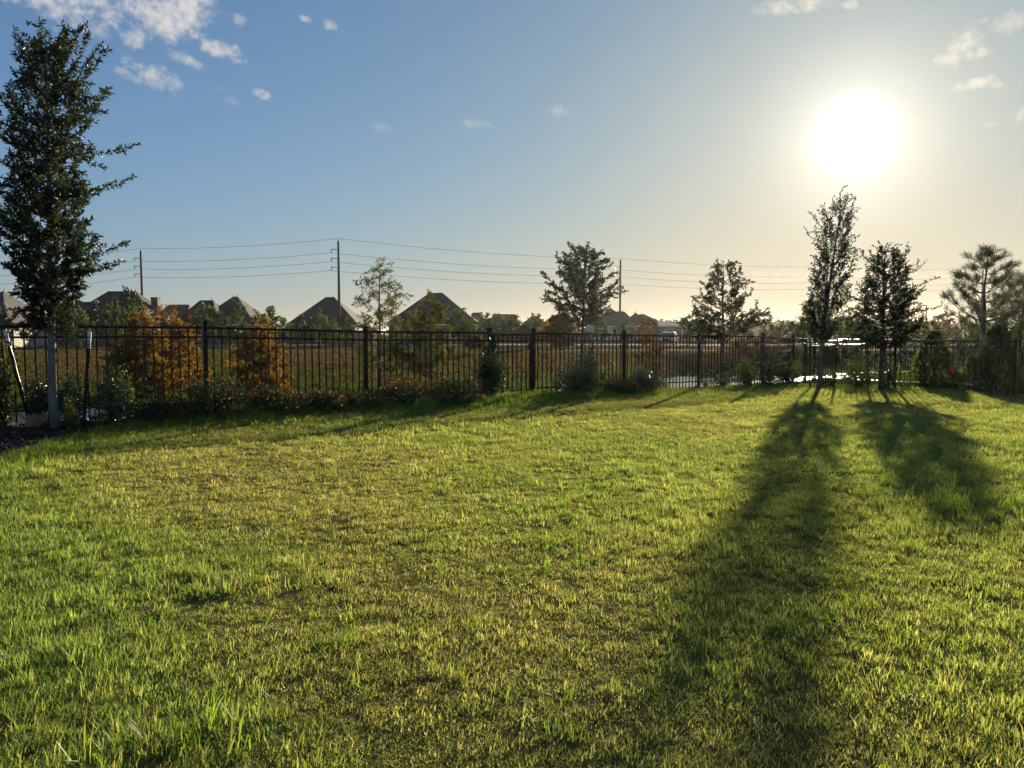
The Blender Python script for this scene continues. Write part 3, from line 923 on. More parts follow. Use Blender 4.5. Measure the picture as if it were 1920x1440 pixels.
def back_fence():
    """neighbour's fence further off, pickets too fine to pick apart"""
    pts = [(8.6, 22.6), (10.9, 23.6), (13.2, 24.6), (15.5, 25.6), (17.8, 26.6)]
    o0 = np.array((pts[0][0], pts[0][1], Hs(*pts[0])))
    root = thing('metal_fence', "neighbour's black metal fence with densely set pickets further behind the conifers", 'fence', tuple(o0))
    pk = MB()
    for (x, y) in pts:
        put(POST, 'post', root, np.array((x, y, Hs(x, y))) - o0, .41)
    for a, b in zip(pts[:-1], pts[1:]):
        A = np.array((a[0], a[1], Hs(*a))) - o0; B = np.array((b[0], b[1], Hs(*b))) - o0
        for hz in (FH - .019, FH - .147, .19):
            mb = MB(); mb.bar(A + (0, 0, hz), B + (0, 0, hz), .03, .03); mb.obj('rail', M['black'], root)
        for i in range(1, 24):
            p = A + (B - A) * i / 24
            pk.box(p[0] - .009, p[0] + .009, p[1] - .009, p[1] + .009, p[2] + .03, p[2] + FH - .036)
    pk.obj('pickets', M['black'], root, kind='stuff')
back_fence()

def wood_fence():
    x0, y0 = 11.47, 17.08
    dx, dy = .91, -.42
    o0 = np.array((x0, y0, Hs(x0, y0)))
    root = thing('wooden_fence', 'brown cedar board fence at the end of the metal fence', 'fence', tuple(o0))
    rg = np.random.default_rng(5)
    mb = MB(); mb.box(-.05, .05, -.05, .05, -.2, 1.40); mb.obj('post', M['cedar'], root)
    for i in range(14):
        s = .10 + i * .148
        x, y = dx * s, dy * s
        z = Hs(x0 + x, y0 + y) - o0[2]
        mb = MB(); ux, uy = dx * .068, dy * .068
        h = 1.36 + rg.normal(0, .008); nx, ny = -dy * .009, dx * .009
        v = [(x + a * ux + b * nx, y + a * uy + b * ny, zz) for zz in (z + .02, z + h) for (a, b) in ((-1, -1), (1, -1), (1, 1), (-1, 1))]
        mb.add(v, [(3, 2, 1, 0), (4, 5, 6, 7), (0, 1, 5, 4), (1, 2, 6, 5), (2, 3, 7, 6), (3, 0, 4, 7)])
        mb.obj('board', M['cedar'], root)
    for hz in (.35, 1.1):
        mb = MB(); mb.bar((.05 + .03, .05, hz), (dx * 2.1 + .03, dy * 2.1 + .05, hz), .04, .09); mb.obj('rail', M['cedar'], root)
wood_fence()

# ------------------------------------------------------------------ trees and shrubs
def rot_about(v, k, a):
    k = k / (np.linalg.norm(k) + 1e-9)
    return v * math.cos(a) + np.cross(k, v) * math.sin(a) + k * np.dot(k, v) * (1 - math.cos(a))

def grow(seed, H, cb, prof, nprim=60, elev=(25, 55), curve=.35, twig_gap=.11, twig_len=.40, leaf_gap=.028, L=.055, W=.020, r0=.05,
         lean=(0, 0), leafy=1.0, droop=0.0, whips=(), thin=0.0, jit=.55, spread=.5, zjit=.5, tw_sides=3, top_pow=1.0, trunk_sides=9, wob=.02, leaf_in=.3, flare=1.25):
    """young tree: trunk, limbs that end on the crown outline, twigs, leaves along the twigs.
    prof: rows (height, radius to the left, radius to the right) in metres"""
    rg = np.random.default_rng(seed)
    wood, leaf = MB(), MB()
    prof = np.array(prof, float)
    n = 14
    hz = np.linspace(0, 1, n)
    tr = np.stack([lean[0] * hz ** 1.5 + np.cumsum(rg.normal(0, wob / 4, n)) * (hz > 0), lean[1] * hz ** 1.5 + np.cumsum(rg.normal(0, wob / 4, n)) * (hz > 0), H * .97 * hz], -1)
    tr[0] = (0, 0, -.06)
    rad = r0 * (1 - hz) ** .8 * .95 + .006
    rad[0] *= flare; 
    wood.tube(tr, rad, trunk_sides)
    def trunk_at(h):
        return np.array([np.interp(h, tr[:, 2], tr[:, 0]), np.interp(h, tr[:, 2], tr[:, 1]), h])
    lp, ld = [], []
    def put_leaves(pts, gap, start=.15, bias=.55):
        seg = np.linalg.norm(np.diff(pts, axis=0), axis=1); tot = seg.sum()
        m = int(tot * (1 - start) / gap * leafy)
        if m < 1: return
        s = start * tot + (1 - start) * tot * (np.arange(m) + rg.random(m)) / m
        cum = np.concatenate([[0], np.cumsum(seg)])
        p = np.stack([np.interp(s, cum, pts[:, k]) for k in range(3)], -1)
        d = (pts[-1] - pts[0]) / (np.linalg.norm(pts[-1] - pts[0]) + 1e-9)
        dd = d * bias + rg.normal(size=(m, 3)) * .55
        dd[:, 2] -= droop
        lp.append(p); ld.append(dd)
    def limb(p0, az, reach, rise, r, tws=1.0, leaf_start=.45, gapmul=1.0):
        k = 7; s = np.linspace(0, 1, k)
        hor = np.array((math.cos(az), math.sin(az), 0)); side = np.array((-hor[1], hor[0], 0))
        bend = rg.normal(0, .08)
        pts = p0 + hor * (reach * s)[:, None] + np.array((0, 0, 1)) * (rise * (s * (1 - curve) + s ** 2 * curve))[:, None] + side * (reach * bend * np.sin(s * PI))[:, None]
        pts[1:-1] += rg.normal(0, .02 * reach, (k - 2, 3))
        wood.tube(pts, r * (1 - s * .85), 4, cap=False)
        tot = np.linalg.norm(np.diff(pts, axis=0), axis=1).sum()
        nt = max(1, int(tot * (1 - leaf_in) / twig_gap * tws))
        for j in range(nt):
            f = leaf_in + (1 - leaf_in) * (j + rg.random()) / nt
            q = np.array([np.interp(f, s, pts[:, m]) for m in range(3)])
            d = pts[-1] - pts[0]; d = d / (np.linalg.norm(d) + 1e-9)
            ax = rg.normal(size=3); ax -= d * np.dot(ax, d); ax /= np.linalg.norm(ax) + 1e-9
            dv = rot_about(d, ax, rg.uniform(.35, 1.15)); dv[2] += rg.normal(.05, zjit * .3) - droop * .6
            tl = twig_len * rg.uniform(.45, 1.1) * (1.15 - .5 * f)
            e = q + dv * tl
            mid = (q + e) / 2 + rg.normal(0, .06 * tl, 3)
            tp = np.stack([q, mid, e])
            wood.tube(tp, [r * .28 + .001, r * .2 + .001, .0012], tw_sides, cap=False)
            put_leaves(tp, leaf_gap * gapmul, .1)
        put_leaves(pts, leaf_gap * 1.2 * gapmul, leaf_start)
    for i in range(nprim):
        f = ((i + rg.random()) / nprim) ** top_pow
        h = cb + (H * .985 - cb) * f
        az = i * 2.39996 + rg.normal(0, .5)
        # where the limb ends
        c = math.cos(az)
        for _ in range(2):
            e = math.radians(rg.uniform(*elev))
            rl, rr = np.interp(h, prof[:, 0], prof[:, 1]), np.interp(h, prof[:, 0], prof[:, 2])
            reach = (rl if c < 0 else rr) * abs(c) + .5 * (rl + rr) * (1 - abs(c))
        reach = max(.05, reach * rg.uniform(jit, 1.1))
        rise = reach * math.tan(e)
        h0 = max(cb * .96, h - rise * spread)
        rise = min(rise, H * 1.02 - h0)
        limb(trunk_at(h0), az, reach, rise, max(.004, .30 * r0 * (1.1 - f)), gapmul=1 + thin * f ** 1.5)
    for (h0, az, reach, rise, dens) in whips:
        limb(trunk_at(h0), az, reach, rise, .006, tws=.45 * dens, leaf_start=.3, gapmul=1.3)
    lp = np.concatenate(lp); ld = np.concatenate(ld)
    m = len(lp)
    # leaf colour in clumps
    t = fbm(lp[:, 0] * 4 + lp[:, 1] * 3.1, lp[:, 2] * 4 - lp[:, 1] * 2.2, seed, 2)
    r = np.clip(t * .9 - .1 + rg.normal(0, .17, m), 0, 1)
    leaf.leaves(lp, ld, L * rg.uniform(.65, 1.2, m), W * rg.uniform(.7, 1.2, m), rg, r=r)
    return wood, leaf

def tree(name, label, loc, wood, leaf, bark, leafm, cat='tree', group=None, rz=0.0, scale=1.0):
    o = thing(name, label, cat, loc, rz, group)
    a = wood.obj('trunk', bark, o, smooth=True)
    b = leaf.obj('crown', leafm, o, kind='stuff')
    o.scale = (scale,) * 3
    return o, [a, b]

def stake(label, foot, top, tie_to=None):
    """black steel T-post with a white painted top"""
    foot = np.array(foot, float); top = np.array(top, float)
    o = thing('tree_stake', label, 'stake', tuple(foot), 0, 'tree stakes')
    d = top - foot; Lh = np.linalg.norm(d); d /= Lh
    a = -.12 * d; split = d * (Lh * .84)
    mb = MB(); mb.bar(a, split, .038, .009, up=(0, 1, 0)); mb.bar(a + (0, .016, 0), split + np.array((0, .016, 0)), .009, .030, up=(0, 1, 0))
    post = mb.obj('post', M['black'], o)
    mb = MB(); mb.bar(split, d * Lh, .040, .011, up=(0, 1, 0)); mb.bar(split + np.array((0, .016, 0)), d * Lh + np.array((0, .016, 0)), .011, .030, up=(0, 1, 0))
    mb.obj('painted_tip', M['white_paint'], o)
    mb = MB()
    k = 0.12
    while k < Lh - .05:
        p = d * k; mb.box(p[0] - .022, p[0] + .022, p[1] - .014, p[1] - .006, p[2] - .006, p[2] + .006); k += .055
    mb.obj('studs', M['black'], o)
    if tie_to is not None:
        e = np.array(tie_to) - foot; s = d * (Lh * .86)
        t = np.linspace(0, 1, 8)
        pts = s + (e - s) * t[:, None]; pts[:, 2] -= .05 * np.sin(t * PI)
        mb = MB(); mb.tube(pts, .006, 5); 
        ring = [s + np.array((.03 * math.cos(q), .025 * math.sin(q), .004 * q)) for q in np.linspace(0, 6.28, 9)]
        mb.tube(ring, .007, 5); mb.obj('tie_strap', M['strap'], o)
    return o

def xyz(px, Y, dz=0.0):
    x = at(px, Y); return (x, Y, Hs(x, Y) + dz)

# tall tree in the bed on the left
LY = 9.0; LX, _, LZ = xyz(98, LY)
S = LY / FPX
w, l = grow(101, 4.50, 1.14, [(1.0, .18, .18), (1.4, .32, .32), (1.7, .46, .44), (2.1, .62, .60), (2.6, .64, .62), (3.1, .56, .60), (3.6, .45, .52), (4.0, .30, .38), (4.4, .18, .28), (4.66, .08, .1)],
            nprim=250, elev=(18, 60), curve=.45, twig_gap=.095, twig_len=.24, leaf_gap=.0046, jit=.25, thin=.6, L=.064, W=.021, r0=.046, lean=(.05, 0), wob=.02,
            whips=[(3.05, .2, .95, .30, .7), (2.55, .1, .95, .42, .7), (3.4, .4, .66, .62, .7), (3.6, -.2, .66, .62, .8), (3.7, .1, .62, .76, .9), (3.8, -.6, .42, .78, .9),
                   (3.7, 2.6, .42, .80, .7), (3.9, 3.0, .38, .72, .6), (4.0, .2, .34, .60, .9), (1.9, .0, .92, .30, .9), (1.75, .3, .78, .26, .9), (2.2, 3.0, .8, .4, 1.1), (4.0, -1.2, .2, .62, 1), (3.7, .25, .62, .70, .6), (3.85, -.1, .52, .70, .6), (3.95, .1, .40, .70, .6), (4.05, 1.0, .22, .55, .6), (3.85, 2.9, .34, .66, .5), (3.75, -.5, .45, .78, .5)])
tree('oak_tree', 'tall slender dark green tree with pale trunk beside the dry straw tuft', (LX, LY, LZ), w, l, M['bark_pale'], M['leaf_oak'])
def trunk_pt(X, Y, Z, h): return (X, Y, Z + h)
fx, fy, fz = xyz(52, LY + .1)
tx = at(10, LY + .05)
stake('black steel stake with white tip leaning away from the slender tree beside the straw tuft', (fx, fy, fz), (tx, LY + .05, zat(619, LY + .05)), (LX - .045, LY, LZ + 1.02))
fx, fy, fz = xyz(150, LY + .15)
stake('black steel stake with white banded tip right beside the glossy shrub', (fx, fy, fz), (at(169, LY + .1), LY + .1, zat(623, LY + .1)), (LX + .045, LY, LZ + 1.05))

# slender tree under the sun
TY = 18.4; TX, _, TZ = xyz(1538, TY)
w, l = grow(202, 4.55, 1.10, [(1.0, .30, .20), (1.3, .44, .36), (1.7, .46, .50), (2.2, .44, .54), (2.8, .44, .54), (3.3, .48, .48), (3.8, .44, .42), (4.2, .32, .32), (4.55, .10, .10)],
            nprim=150, elev=(34, 66), curve=.4, twig_gap=.09, twig_len=.26, leaf_gap=.0105, L=.066, W=.030, thin=1.2, r0=.055, lean=(.46, .05), wob=.03,
            whips=[(4.0, .3, .20, .62, .6), (4.0, 2.9, .18, .56, .6), (3.8, .1, .42, .74, .6), (4.1, 1.2, .06, .62, .6), (2.9, .1, .72, .3, .8), (3.3, 3.0, .62, .42, .7)])
tree('oak_tree', 'slender upright tree between two stakes at the pond corner', (TX, TY, TZ), w, l, M['bark_pale'], M['leaf_oak'])
fx, fy, fz = xyz(1521, TY + .1)
stake('black steel stake with white tip on the pond-corner side of the slender upright tree', (fx, fy, fz), (at(1518, TY + .1), TY + .1, zat(627, TY)), (TX, TY, TZ + 1.1))
fx, fy, fz = xyz(1566, TY + .1)
stake('black steel stake with white tip between the slender upright tree and the broad dark tree', (fx, fy, fz), (at(1570, TY + .1), TY + .1, zat(629, TY)), (TX + .06, TY, TZ + 1.1))

# broad dark tree right of it
BY = 18.35; BX, _, BZ = xyz(1655, BY)
w, l = grow(303, 3.45, 1.0, [(.9, .56, .46), (1.2, .80, .74), (1.6, .84, .86), (2.0, .74, .84), (2.4, .60, .74), (2.8, .46, .56), (3.1, .34, .42), (3.45, .14, .2)],
            nprim=190, elev=(4, 40), curve=.4, twig_gap=.09, twig_len=.30, leaf_gap=.0108, L=.066, W=.032, thin=.4, r0=.06, lean=(.05, .05), wob=.03,
            whips=[(2.5, .2, 1.15, .62, .5), (2.3, .0, 1.3, .40, .5), (2.6, .5, .95, .86, .5), (2.7, 2.8, .55, .7, .5), (2.8, .3, .7, .75, .5), (1.7, .0, 1.35, .3, .6), (1.3, .1, 1.3, .12, .6), (1.7, 3.1, 1.1, .4, .8)])
tree('oak_tree', 'broad bushy dark tree with drooping twigs beside the slender upright tree', (BX, BY, BZ), w, l, M['bark_dark'], M['leaf_oak'])
fx, fy, fz = xyz(1630, BY + .1)
stake('steel stake with white tip close to the broad bushy dark tree', (fx, fy, fz), (at(1627, BY + .1), BY + .1, zat(622, BY)), (BX, BY, BZ + 1.0))

# trees across and beside the pond
OY = 47.5; OX, _, OZ = xyz(1090, OY)
zt = zat(460, OY) - OZ; s = OY / FPX
w, l = grow(404, zt, zt * .42, [(zt * .4, 1.3, 1.3), (zt * .5, 2.3, 2.3), (zt * .6, 2.6, 2.6), (zt * .72, 2.2, 2.1), (zt * .84, 1.7, 1.6), (zt * .94, 1.1, 1.1), (zt, .4, .5)],
            nprim=95, elev=(8, 42), curve=.3, twig_gap=.18, twig_len=.60, leaf_gap=.022, jit=.3, L=.17, W=.095, r0=.13, lean=(.1, 0), wob=.15,
            whips=[(zt * .55, 3.0, 2.7, .5, .7), (zt * .6, .1, 2.6, .5, .7), (zt * .5, .3, 2.5, .1, .7), (zt * .45, 3.2, 2.0, -.3, .6)])
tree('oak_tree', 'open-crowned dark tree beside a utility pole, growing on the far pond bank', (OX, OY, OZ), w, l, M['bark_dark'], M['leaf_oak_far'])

PY = 30.0; PX, _, PZ = xyz(1356, PY)
zt = zat(488, PY) - PZ
w, l = grow(505, zt, zt * .50, [(zt * .46, 1.2, 1.2), (zt * .54, 1.75, 1.8), (zt * .64, 1.6, 1.7), (zt * .74, 1.15, 1.2), (zt * .86, .75, .8), (zt, .2, .3)],
            nprim=84, elev=(5, 42), curve=.3, twig_gap=.15, twig_len=.42, leaf_gap=.018, L=.11, W=.058, r0=.10, lean=(.05, 0), wob=.1,
            whips=[(zt * .55, .1, 1.75, .3, .5), (zt * .52, .3, 1.6, .5, .5), (zt * .9, .2, .45, .3, .5), (zt * .52, 3.0, 1.7, -.1, .8)])
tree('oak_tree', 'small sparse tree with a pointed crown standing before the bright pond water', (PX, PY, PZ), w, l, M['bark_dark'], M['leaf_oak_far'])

def cypress(seed, H, cb, wid, droop=.15, dens=1.0, L=.16, W=.045, nprim=50, tip=.06, r0=.09, full=False):
    prof = [(cb * .9, wid * .9, wid * .9), (cb + (H - cb) * .4, wid, wid), (cb + (H - cb) * .62, wid * .86, wid * .86), (cb + (H - cb) * .82, wid * .6, wid * .6), (H, tip * 4, tip * 4)] if full else [(cb * .9, wid * .8, wid * .8), (cb + (H - cb) * .18, wid, wid), (cb + (H - cb) * .5, wid * .72, wid * .72), (cb + (H - cb) * .8, wid * .36, wid * .36), (H, tip, tip)]
    return grow(seed, H, cb, prof, nprim=nprim, elev=(-4, 24), curve=.2, twig_gap=.15, twig_len=.5, leaf_gap=.013 / dens, L=L, W=W, r0=r0, droop=droop, wob=.05, leaf_in=.15, spread=.3)

def place_tree(kind, label, px, Y, top, group=None, seed=1, wid=None, cb=.3, leafm='leaf_cyp', bark='bark_red', dens=1.0, leaf=(.16, .045), nprim=50, name='cypress_tree', full=False):
    x, y, z = xyz(px, Y)
    H = zat(top, Y) - z
    w, l = cypress(seed, H, H * cb, wid, dens=dens, L=leaf[0], W=leaf[1], nprim=nprim, full=full)
    return tree(name, label, (x, y, z), w, l, M[bark], M[leafm], group=group)

place_tree('c', 'airy olive cypress with a bare pointed top above the fence', 712, 39.5, 486, seed=601, wid=1.75, cb=.14, full=True, leafm='leaf_cyp_green', dens=.5, nprim=52, leaf=(.2, .05))
place_tree('c', 'dense olive green cypress in front of a big hipped roof', 806, 40.5, 548, seed=602, wid=2.2, cb=.12, leafm='leaf_cyp_green', dens=1.25, nprim=60)
place_tree('c', 'golden orange cypress standing right of the thick fence post', 489, 35.5, 594, seed=603, wid=1.6, cb=.08, dens=1.5, nprim=70)
place_tree('c', 'tall rusty orange cypress behind the low green shrub', 268, 35.0, 586, seed=604, wid=1.85, cb=.08, dens=1.4, nprim=70)
place_tree('c', 'wide rust and olive cypress left of the thick fence post', 335, 37.5, 600, seed=605, wid=1.6, cb=.08, dens=1.2, nprim=56)
place_tree('c', 'small yellowing cypress at the far left end of the pond', 2, 33.5, 628, seed=606, wid=1.1, cb=.1, dens=1.2, leafm='leaf_cyp_green')
place_tree('c', 'low olive cypress sapling beside the rusty orange cypress', 222, 34.0, 645, seed=607, wid=.9, cb=.1, dens=1.1, leafm='leaf_cyp_green')
place_tree('c', 'rust brown young cypress at the edge of the shaded pond bank', 1222, 52.5, 632, seed=608, wid=1.35, cb=.05, dens=1.2, leafm='leaf_rust')
place_tree('c', 'wide rust brown cypress behind the small sparse tree', 1402, 59.5, 622, seed=609, wid=2.7, cb=.05, dens=1.1, leafm='leaf_rust', nprim=56)
place_tree('c', 'low rusty shrub-like cypress under the small sparse tree', 1340, 58.5, 676, seed=610, wid=1.1, cb=.05, dens=1.2, leafm='leaf_rust')
place_tree('c', 'rusty orange cypress left of the open-crowned dark tree', 1050, 74.0, 588, seed=611, wid=2.3, cb=.1, dens=1.3, leafm='leaf_cyp', leaf=(.34, .12), nprim=60)
place_tree('c', 'little dark brown tree alone on the far bank', 890, 60.0, 632, seed=612, wid=.8, cb=.45, dens=1.2, leafm='leaf_rust', leaf=(.2, .08))

# pines behind the right-hand fence
def pine(seed, H, cb, wid, r0=.10):
    rg = np.random.default_rng(seed); wood, leaf = MB(), MB()
    n = 12; hz = np.linspace(0, 1, n)
    tr = np.stack([np.cumsum(rg.normal(0, .02, n)), np.cumsum(rg.normal(0, .02, n)), hz * H * .96], -1); tr[0] = (0, 0, -.06)
    wood.tube(tr, r0 * (1 - hz * .88), 9)
    ends = [(tr[-1], np.array((0, 0, 1.0)))]
    whorls = 9
    for wv in range(whorls):
        f = wv / (whorls - 1); h = cb + (H * .93 - cb) * f
        for j in range(6):
            az = j * PI / 3 + wv * .7 + rg.normal(0, .3)
            reach = wid * (1 - f) ** .6 * rg.uniform(.6, 1.08) + .12
            rise = reach * rg.uniform(.35, .75)
            s = np.linspace(0, 1, 6)
            p0 = np.array([np.interp(h, tr[:, 2], tr[:, 0]), np.interp(h, tr[:, 2], tr[:, 1]), h])
            hor = np.array((math.cos(az), math.sin(az), 0))
            pts = p0 + hor * (reach * s)[:, None] + np.array((0, 0, 1)) * (rise * s ** 1.6)[:, None]
            wood.tube(pts, r0 * .25 * (1 - f * .5) * (1 - s * .7), 4, cap=False)
            d = pts[-1] - pts[-2]
            ends.append((pts[-1], d))
            for q in range(int(2 + reach * 3)):
                ff = rg.uniform(.45, .98)
                b = np.array([np.interp(ff, s, pts[:, m]) for m in range(3)])
                dv = d / np.linalg.norm(d) + rg.normal(0, .55, 3); dv[2] = abs(dv[2]) + .15; dv /= np.linalg.norm(dv)
                e = b + dv * rg.uniform(.12, .34)
                wood.tube(np.stack([b, (b + e) / 2, e]), [.010, .008, .005], 3, cap=False)
                ends.append((e, dv))
    P, D = [], []
    for (p, d) in ends:
        d = np.asarray(d) / np.linalg.norm(d)
        m = 48
        dd = d * .75 + rg.normal(0, .55, (m, 3)); dd /= np.linalg.norm(dd, axis=1)[:, None]
        P.append(p - d * (.17 * rg.random(m))[:, None]); D.append(dd)
    P = np.concatenate(P); D = np.concatenate(D); m = len(P)
    leaf.leaves(P, D, rg.uniform(.14, .24, m), .009, rg, fold=.1, r=np.clip(.45 + rg.normal(0, .25, m), 0, 1))
    return wood, leaf

def put_pine(label, px, Y, top, seed, wid, cb):
    x, y, z = xyz(px, Y); H = zat(top, Y) - z
    w, l = pine(seed, H, H * cb, wid)
    tree('pine_tree', label, (x, y, z), w, l, M['bark_dark'], M['leaf_pine'])
put_pine('tall open pine with tufted branches beyond the right-hand metal fence', 1842, 24.5, 462, 701, 1.25, .36)
put_pine('dark dense pine above the end of the brown wooden fence', 1915, 27.0, 520, 702, 1.7, .16)
put_pine('young pine half hidden behind the slender upright tree', 1528, 31.0, 560, 703, 1.0, .25)
put_pine('small blurred pine just right of the slender upright trunk', 1582, 34.0, 590, 704, 1.1, .2)

def conifer(seed, H, wid, n=2600):
    rg = np.random.default_rng(seed); wood, leaf = MB(), MB()
    wood.tube(np.array([(0, 0, -.05), (0, 0, H * .5), (0, 0, H * .93)]), [.04, .025, .006], 6)
    f = rg.random(n) ** 1.25
    h = .05 * H + f * H * .95
    rr = wid * (1 - f) ** .75 * (.25 + .75 * rg.random(n) ** .5) * (.75 + .5 * fbm(f * 9, rg.random(n) * 3, seed))
    a = rg.random(n) * 2 * PI
    p = np.stack([rr * np.cos(a), rr * np.sin(a), h * .94], -1)
    d = np.stack([np.cos(a) * .55, np.sin(a) * .55, np.full(n, .75)], -1) + rg.normal(0, .28, (n, 3))
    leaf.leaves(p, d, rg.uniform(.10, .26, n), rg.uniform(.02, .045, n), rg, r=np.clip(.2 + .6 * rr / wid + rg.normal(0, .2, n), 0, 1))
    return wood, leaf
for (label, px, Y, top, wid, seed, nm) in [
        ('feathery green conifer right behind the red garden ornament', 1752, 20.6, 622, .62, 711, 2600),
        ('bright feathery conifer next to the end post of the metal fence', 1872, 18.6, 612, .60, 712, 2800),
        ('small bright conifer between the feathery conifer and the wooden fence', 1835, 19.3, 668, .40, 713, 1500)]:
    x, y, z = xyz(px, Y); H = zat(top, Y) - z
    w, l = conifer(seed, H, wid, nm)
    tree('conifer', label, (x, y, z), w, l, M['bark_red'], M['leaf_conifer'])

# ---- shrubs in the bed
def shrub(seed, rx, ry, h, nleaf, L, W, flowers=0, base=.05, twiggy=.0, flat=0.0, nst=None):
    rg = np.random.default_rng(seed); wood, leaf, fl = MB(), MB(), MB()
    nst = nst or int(10 + 12 * rx / .3)
    nb = 9
    bl = rg.normal(0, .55, (nb, 3)); bl[:, 2] = rg.uniform(.25, .95, nb)          # lobes make the outline uneven
    tips = []
    for i in range(nst):
        a = rg.random() * 2 * PI; q = math.sqrt(rg.random())
        tip = np.array((rx * q * math.cos(a), ry * q * math.sin(a), h * rg.uniform(.55, 1.0) * (1 - .45 * q ** 2)))
        b = np.array((tip[0] * .18, tip[1] * .18, -.03))
        m = (b + tip) / 2 + rg.normal(0, .03, 3); m[2] += .08 * h
        wood.tube(np.stack([b, m, tip]), [.007, .005, .002], 4, cap=False)
        tips.append((b, m, tip))
    n = nleaf
    k = rg.integers(0, nst, n)
    s = rg.random(n) ** .6
    B = np.array([t[0] for t in tips])[k]; Mm = np.array([t[1] for t in tips])[k]; T = np.array([t[2] for t in tips])[k]
    p = B * ((1 - s) ** 2)[:, None] + 2 * Mm * (s * (1 - s))[:, None] + T * (s ** 2)[:, None]
    sp = .16 * min(1, h / .5) + .05
    p = p + rg.normal(0, 1, (n, 3)) * np.array((rx * .20, ry * .20, h * .11))
    p[:, 2] = np.maximum(p[:, 2], base * h * .6)
    d = (p - np.array((0, 0, h * .25))) / np.array((rx, ry, h)) + rg.normal(0, .6, (n, 3))
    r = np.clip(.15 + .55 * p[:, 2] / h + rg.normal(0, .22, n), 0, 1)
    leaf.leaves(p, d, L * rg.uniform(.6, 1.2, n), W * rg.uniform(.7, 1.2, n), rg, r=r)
    if flowers:
        k = rg.integers(0, nst, flowers)
        a = rg.random(flowers) * 2 * PI; v = rg.random(flowers) ** .8
        el = np.arcsin(v * .95)
        c = np.stack([rx * 1.02 * np.cos(el) * np.cos(a), ry * 1.02 * np.cos(el) * np.sin(a), h * (.12 + .86 * np.sin(el))], -1)
        c = c * (1 + rg.normal(0, .05, (flowers, 1)))
        nr = c / np.array((rx, ry, h)); nr[:, 2] += .3; nr /= np.linalg.norm(nr, axis=1)[:, None]
        P, D, Q = [], [], []
        for j in range(flowers):
            m = 9; col = rg.random()
            dd = nr[j] * .55 + rg.normal(0, .6, (m, 3))
            P.append(np.repeat(c[j][None], m, 0)); D.append(dd); Q.append(np.full(m, col))
        fl.leaves(np.concatenate(P), np.concatenate(D), .022, .017, rg, r=np.concatenate(Q))
    return wood, leaf, fl

def put_shrub(label, px, wpx, top, bot, off, leafm, seed, nleaf, L, W, flowers=0, group=None, depth=None, fmat='flower', name='shrub', nst=None, Y=None):
    Yf = fence_y(px)
    Y = Y if Y is not None else Yf - off
    x, y, z = xyz(px, Y)
    sc_ = Y / FPX
    rx = wpx * sc_ / 2; h = max(.12, zat(top, Y) - z)
    ry = depth or min(rx, .42)
    w, l, f = shrub(seed, rx, ry, h, nleaf, L, W, flowers, nst=nst)
    o = thing(name, label, 'shrub', (x, y, z), 0, group)
    w.obj('stems', M['twig'], o)
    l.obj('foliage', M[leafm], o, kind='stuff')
    if flowers: f.obj('blossoms', M[fmat], o, kind='stuff')
    return o

FLG = 'flowering bushes along the fence'
put_shrub('small low bush sparsely dotted with orange flowers, first of the flowering row', 292, 106, 733, 0, .44, 'leaf_lant', 801, 2600, .034, .02, 26, FLG, name='flowering_bush')
put_shrub('large bush with orange blossoms at the foot of the thick fence post', 385, 150, 702, 0, .44, 'leaf_lant', 802, 4600, .034, .02, 130, FLG, name='flowering_bush')
put_shrub('dense orange flowering bush in front of the golden orange cypress', 505, 129, 722, 0, .44, 'leaf_lant', 803, 3800, .034, .02, 150, FLG, name='flowering_bush')
put_shrub('low mounded bush with orange flowers right of the golden orange cypress', 598, 102, 728, 0, .44, 'leaf_lant', 804, 2800, .034, .02, 90, FLG, name='flowering_bush')
put_shrub('low dark bush with few flowers below a thick fence post', 676, 95, 730, 0, .44, 'leaf_lant', 805, 2400, .034, .02, 36, FLG, name='flowering_bush')
put_shrub('rounded orange-topped flowering bush under the dense olive green cypress', 752, 92, 706, 0, .44, 'leaf_lant', 806, 3000, .034, .02, 140, FLG, name='flowering_bush')
put_shrub('wide orange flowering bush next to the climbing shrub at the gate', 845, 129, 708, 0, .44, 'leaf_lant', 807, 3800, .034, .02, 120, FLG, name='flowering_bush')
put_shrub('low wide reddish flowering bush under the metal fence beside a round green bush', 1165, 84, 706, 0, .4, 'leaf_lant', 808, 2600, .034, .02, 60, FLG, name='flowering_bush')

put_shrub('upright glossy shrub climbing the gate post', 912, 70, 640, 0, .12, 'leaf_shrub', 811, 2400, .05, .028, depth=.15)
put_shrub('loose leafy shrub right of the gate, spreading at the fence foot', 1082, 92, 676, 0, .35, 'leaf_shrub', 812, 2600, .055, .03, depth=.3)
put_shrub('tall thin leafy spray rising above the fence rail right of the gate', 1103, 32, 612, 0, .30, 'leaf_shrub', 813, 900, .055, .028, depth=.10, nst=7)
put_shrub('round green bush beside the bright pond water', 1214, 58, 686, 0, .35, 'leaf_shrub', 814, 1700, .05, .03)
put_shrub('dark glossy shrub right of the white banded stake', 208, 66, 692, 0, .25, 'leaf_shrub', 815, 2300, .040, .022, depth=.25)
put_shrub('dark glossy shrub left behind the pale trunk', 72, 52, 690, 0, .2, 'leaf_shrub', 816, 1700, .040, .022, depth=.22)
put_shrub('glossy shrub right behind the pale trunk', 126, 56, 694, 0, .15, 'leaf_shrub', 817, 1800, .040, .022, depth=.22)
put_shrub('yellow-green little bush between the trunk and the white banded stake', 131, 34, 745, 0, .75, 'leaf_lime', 818, 800, .034, .016)
put_shrub('spindly small plant at the foot of the white banded stake', 176, 22, 748, 0, .7, 'leaf_lime', 819, 140, .035, .017, nst=6)
put_shrub('feathery yellow-green sapling rising behind the dark glossy shrub', 232, 34, 664, 0, -.3, 'leaf_lime', 820, 800, .05, .016, nst=10)
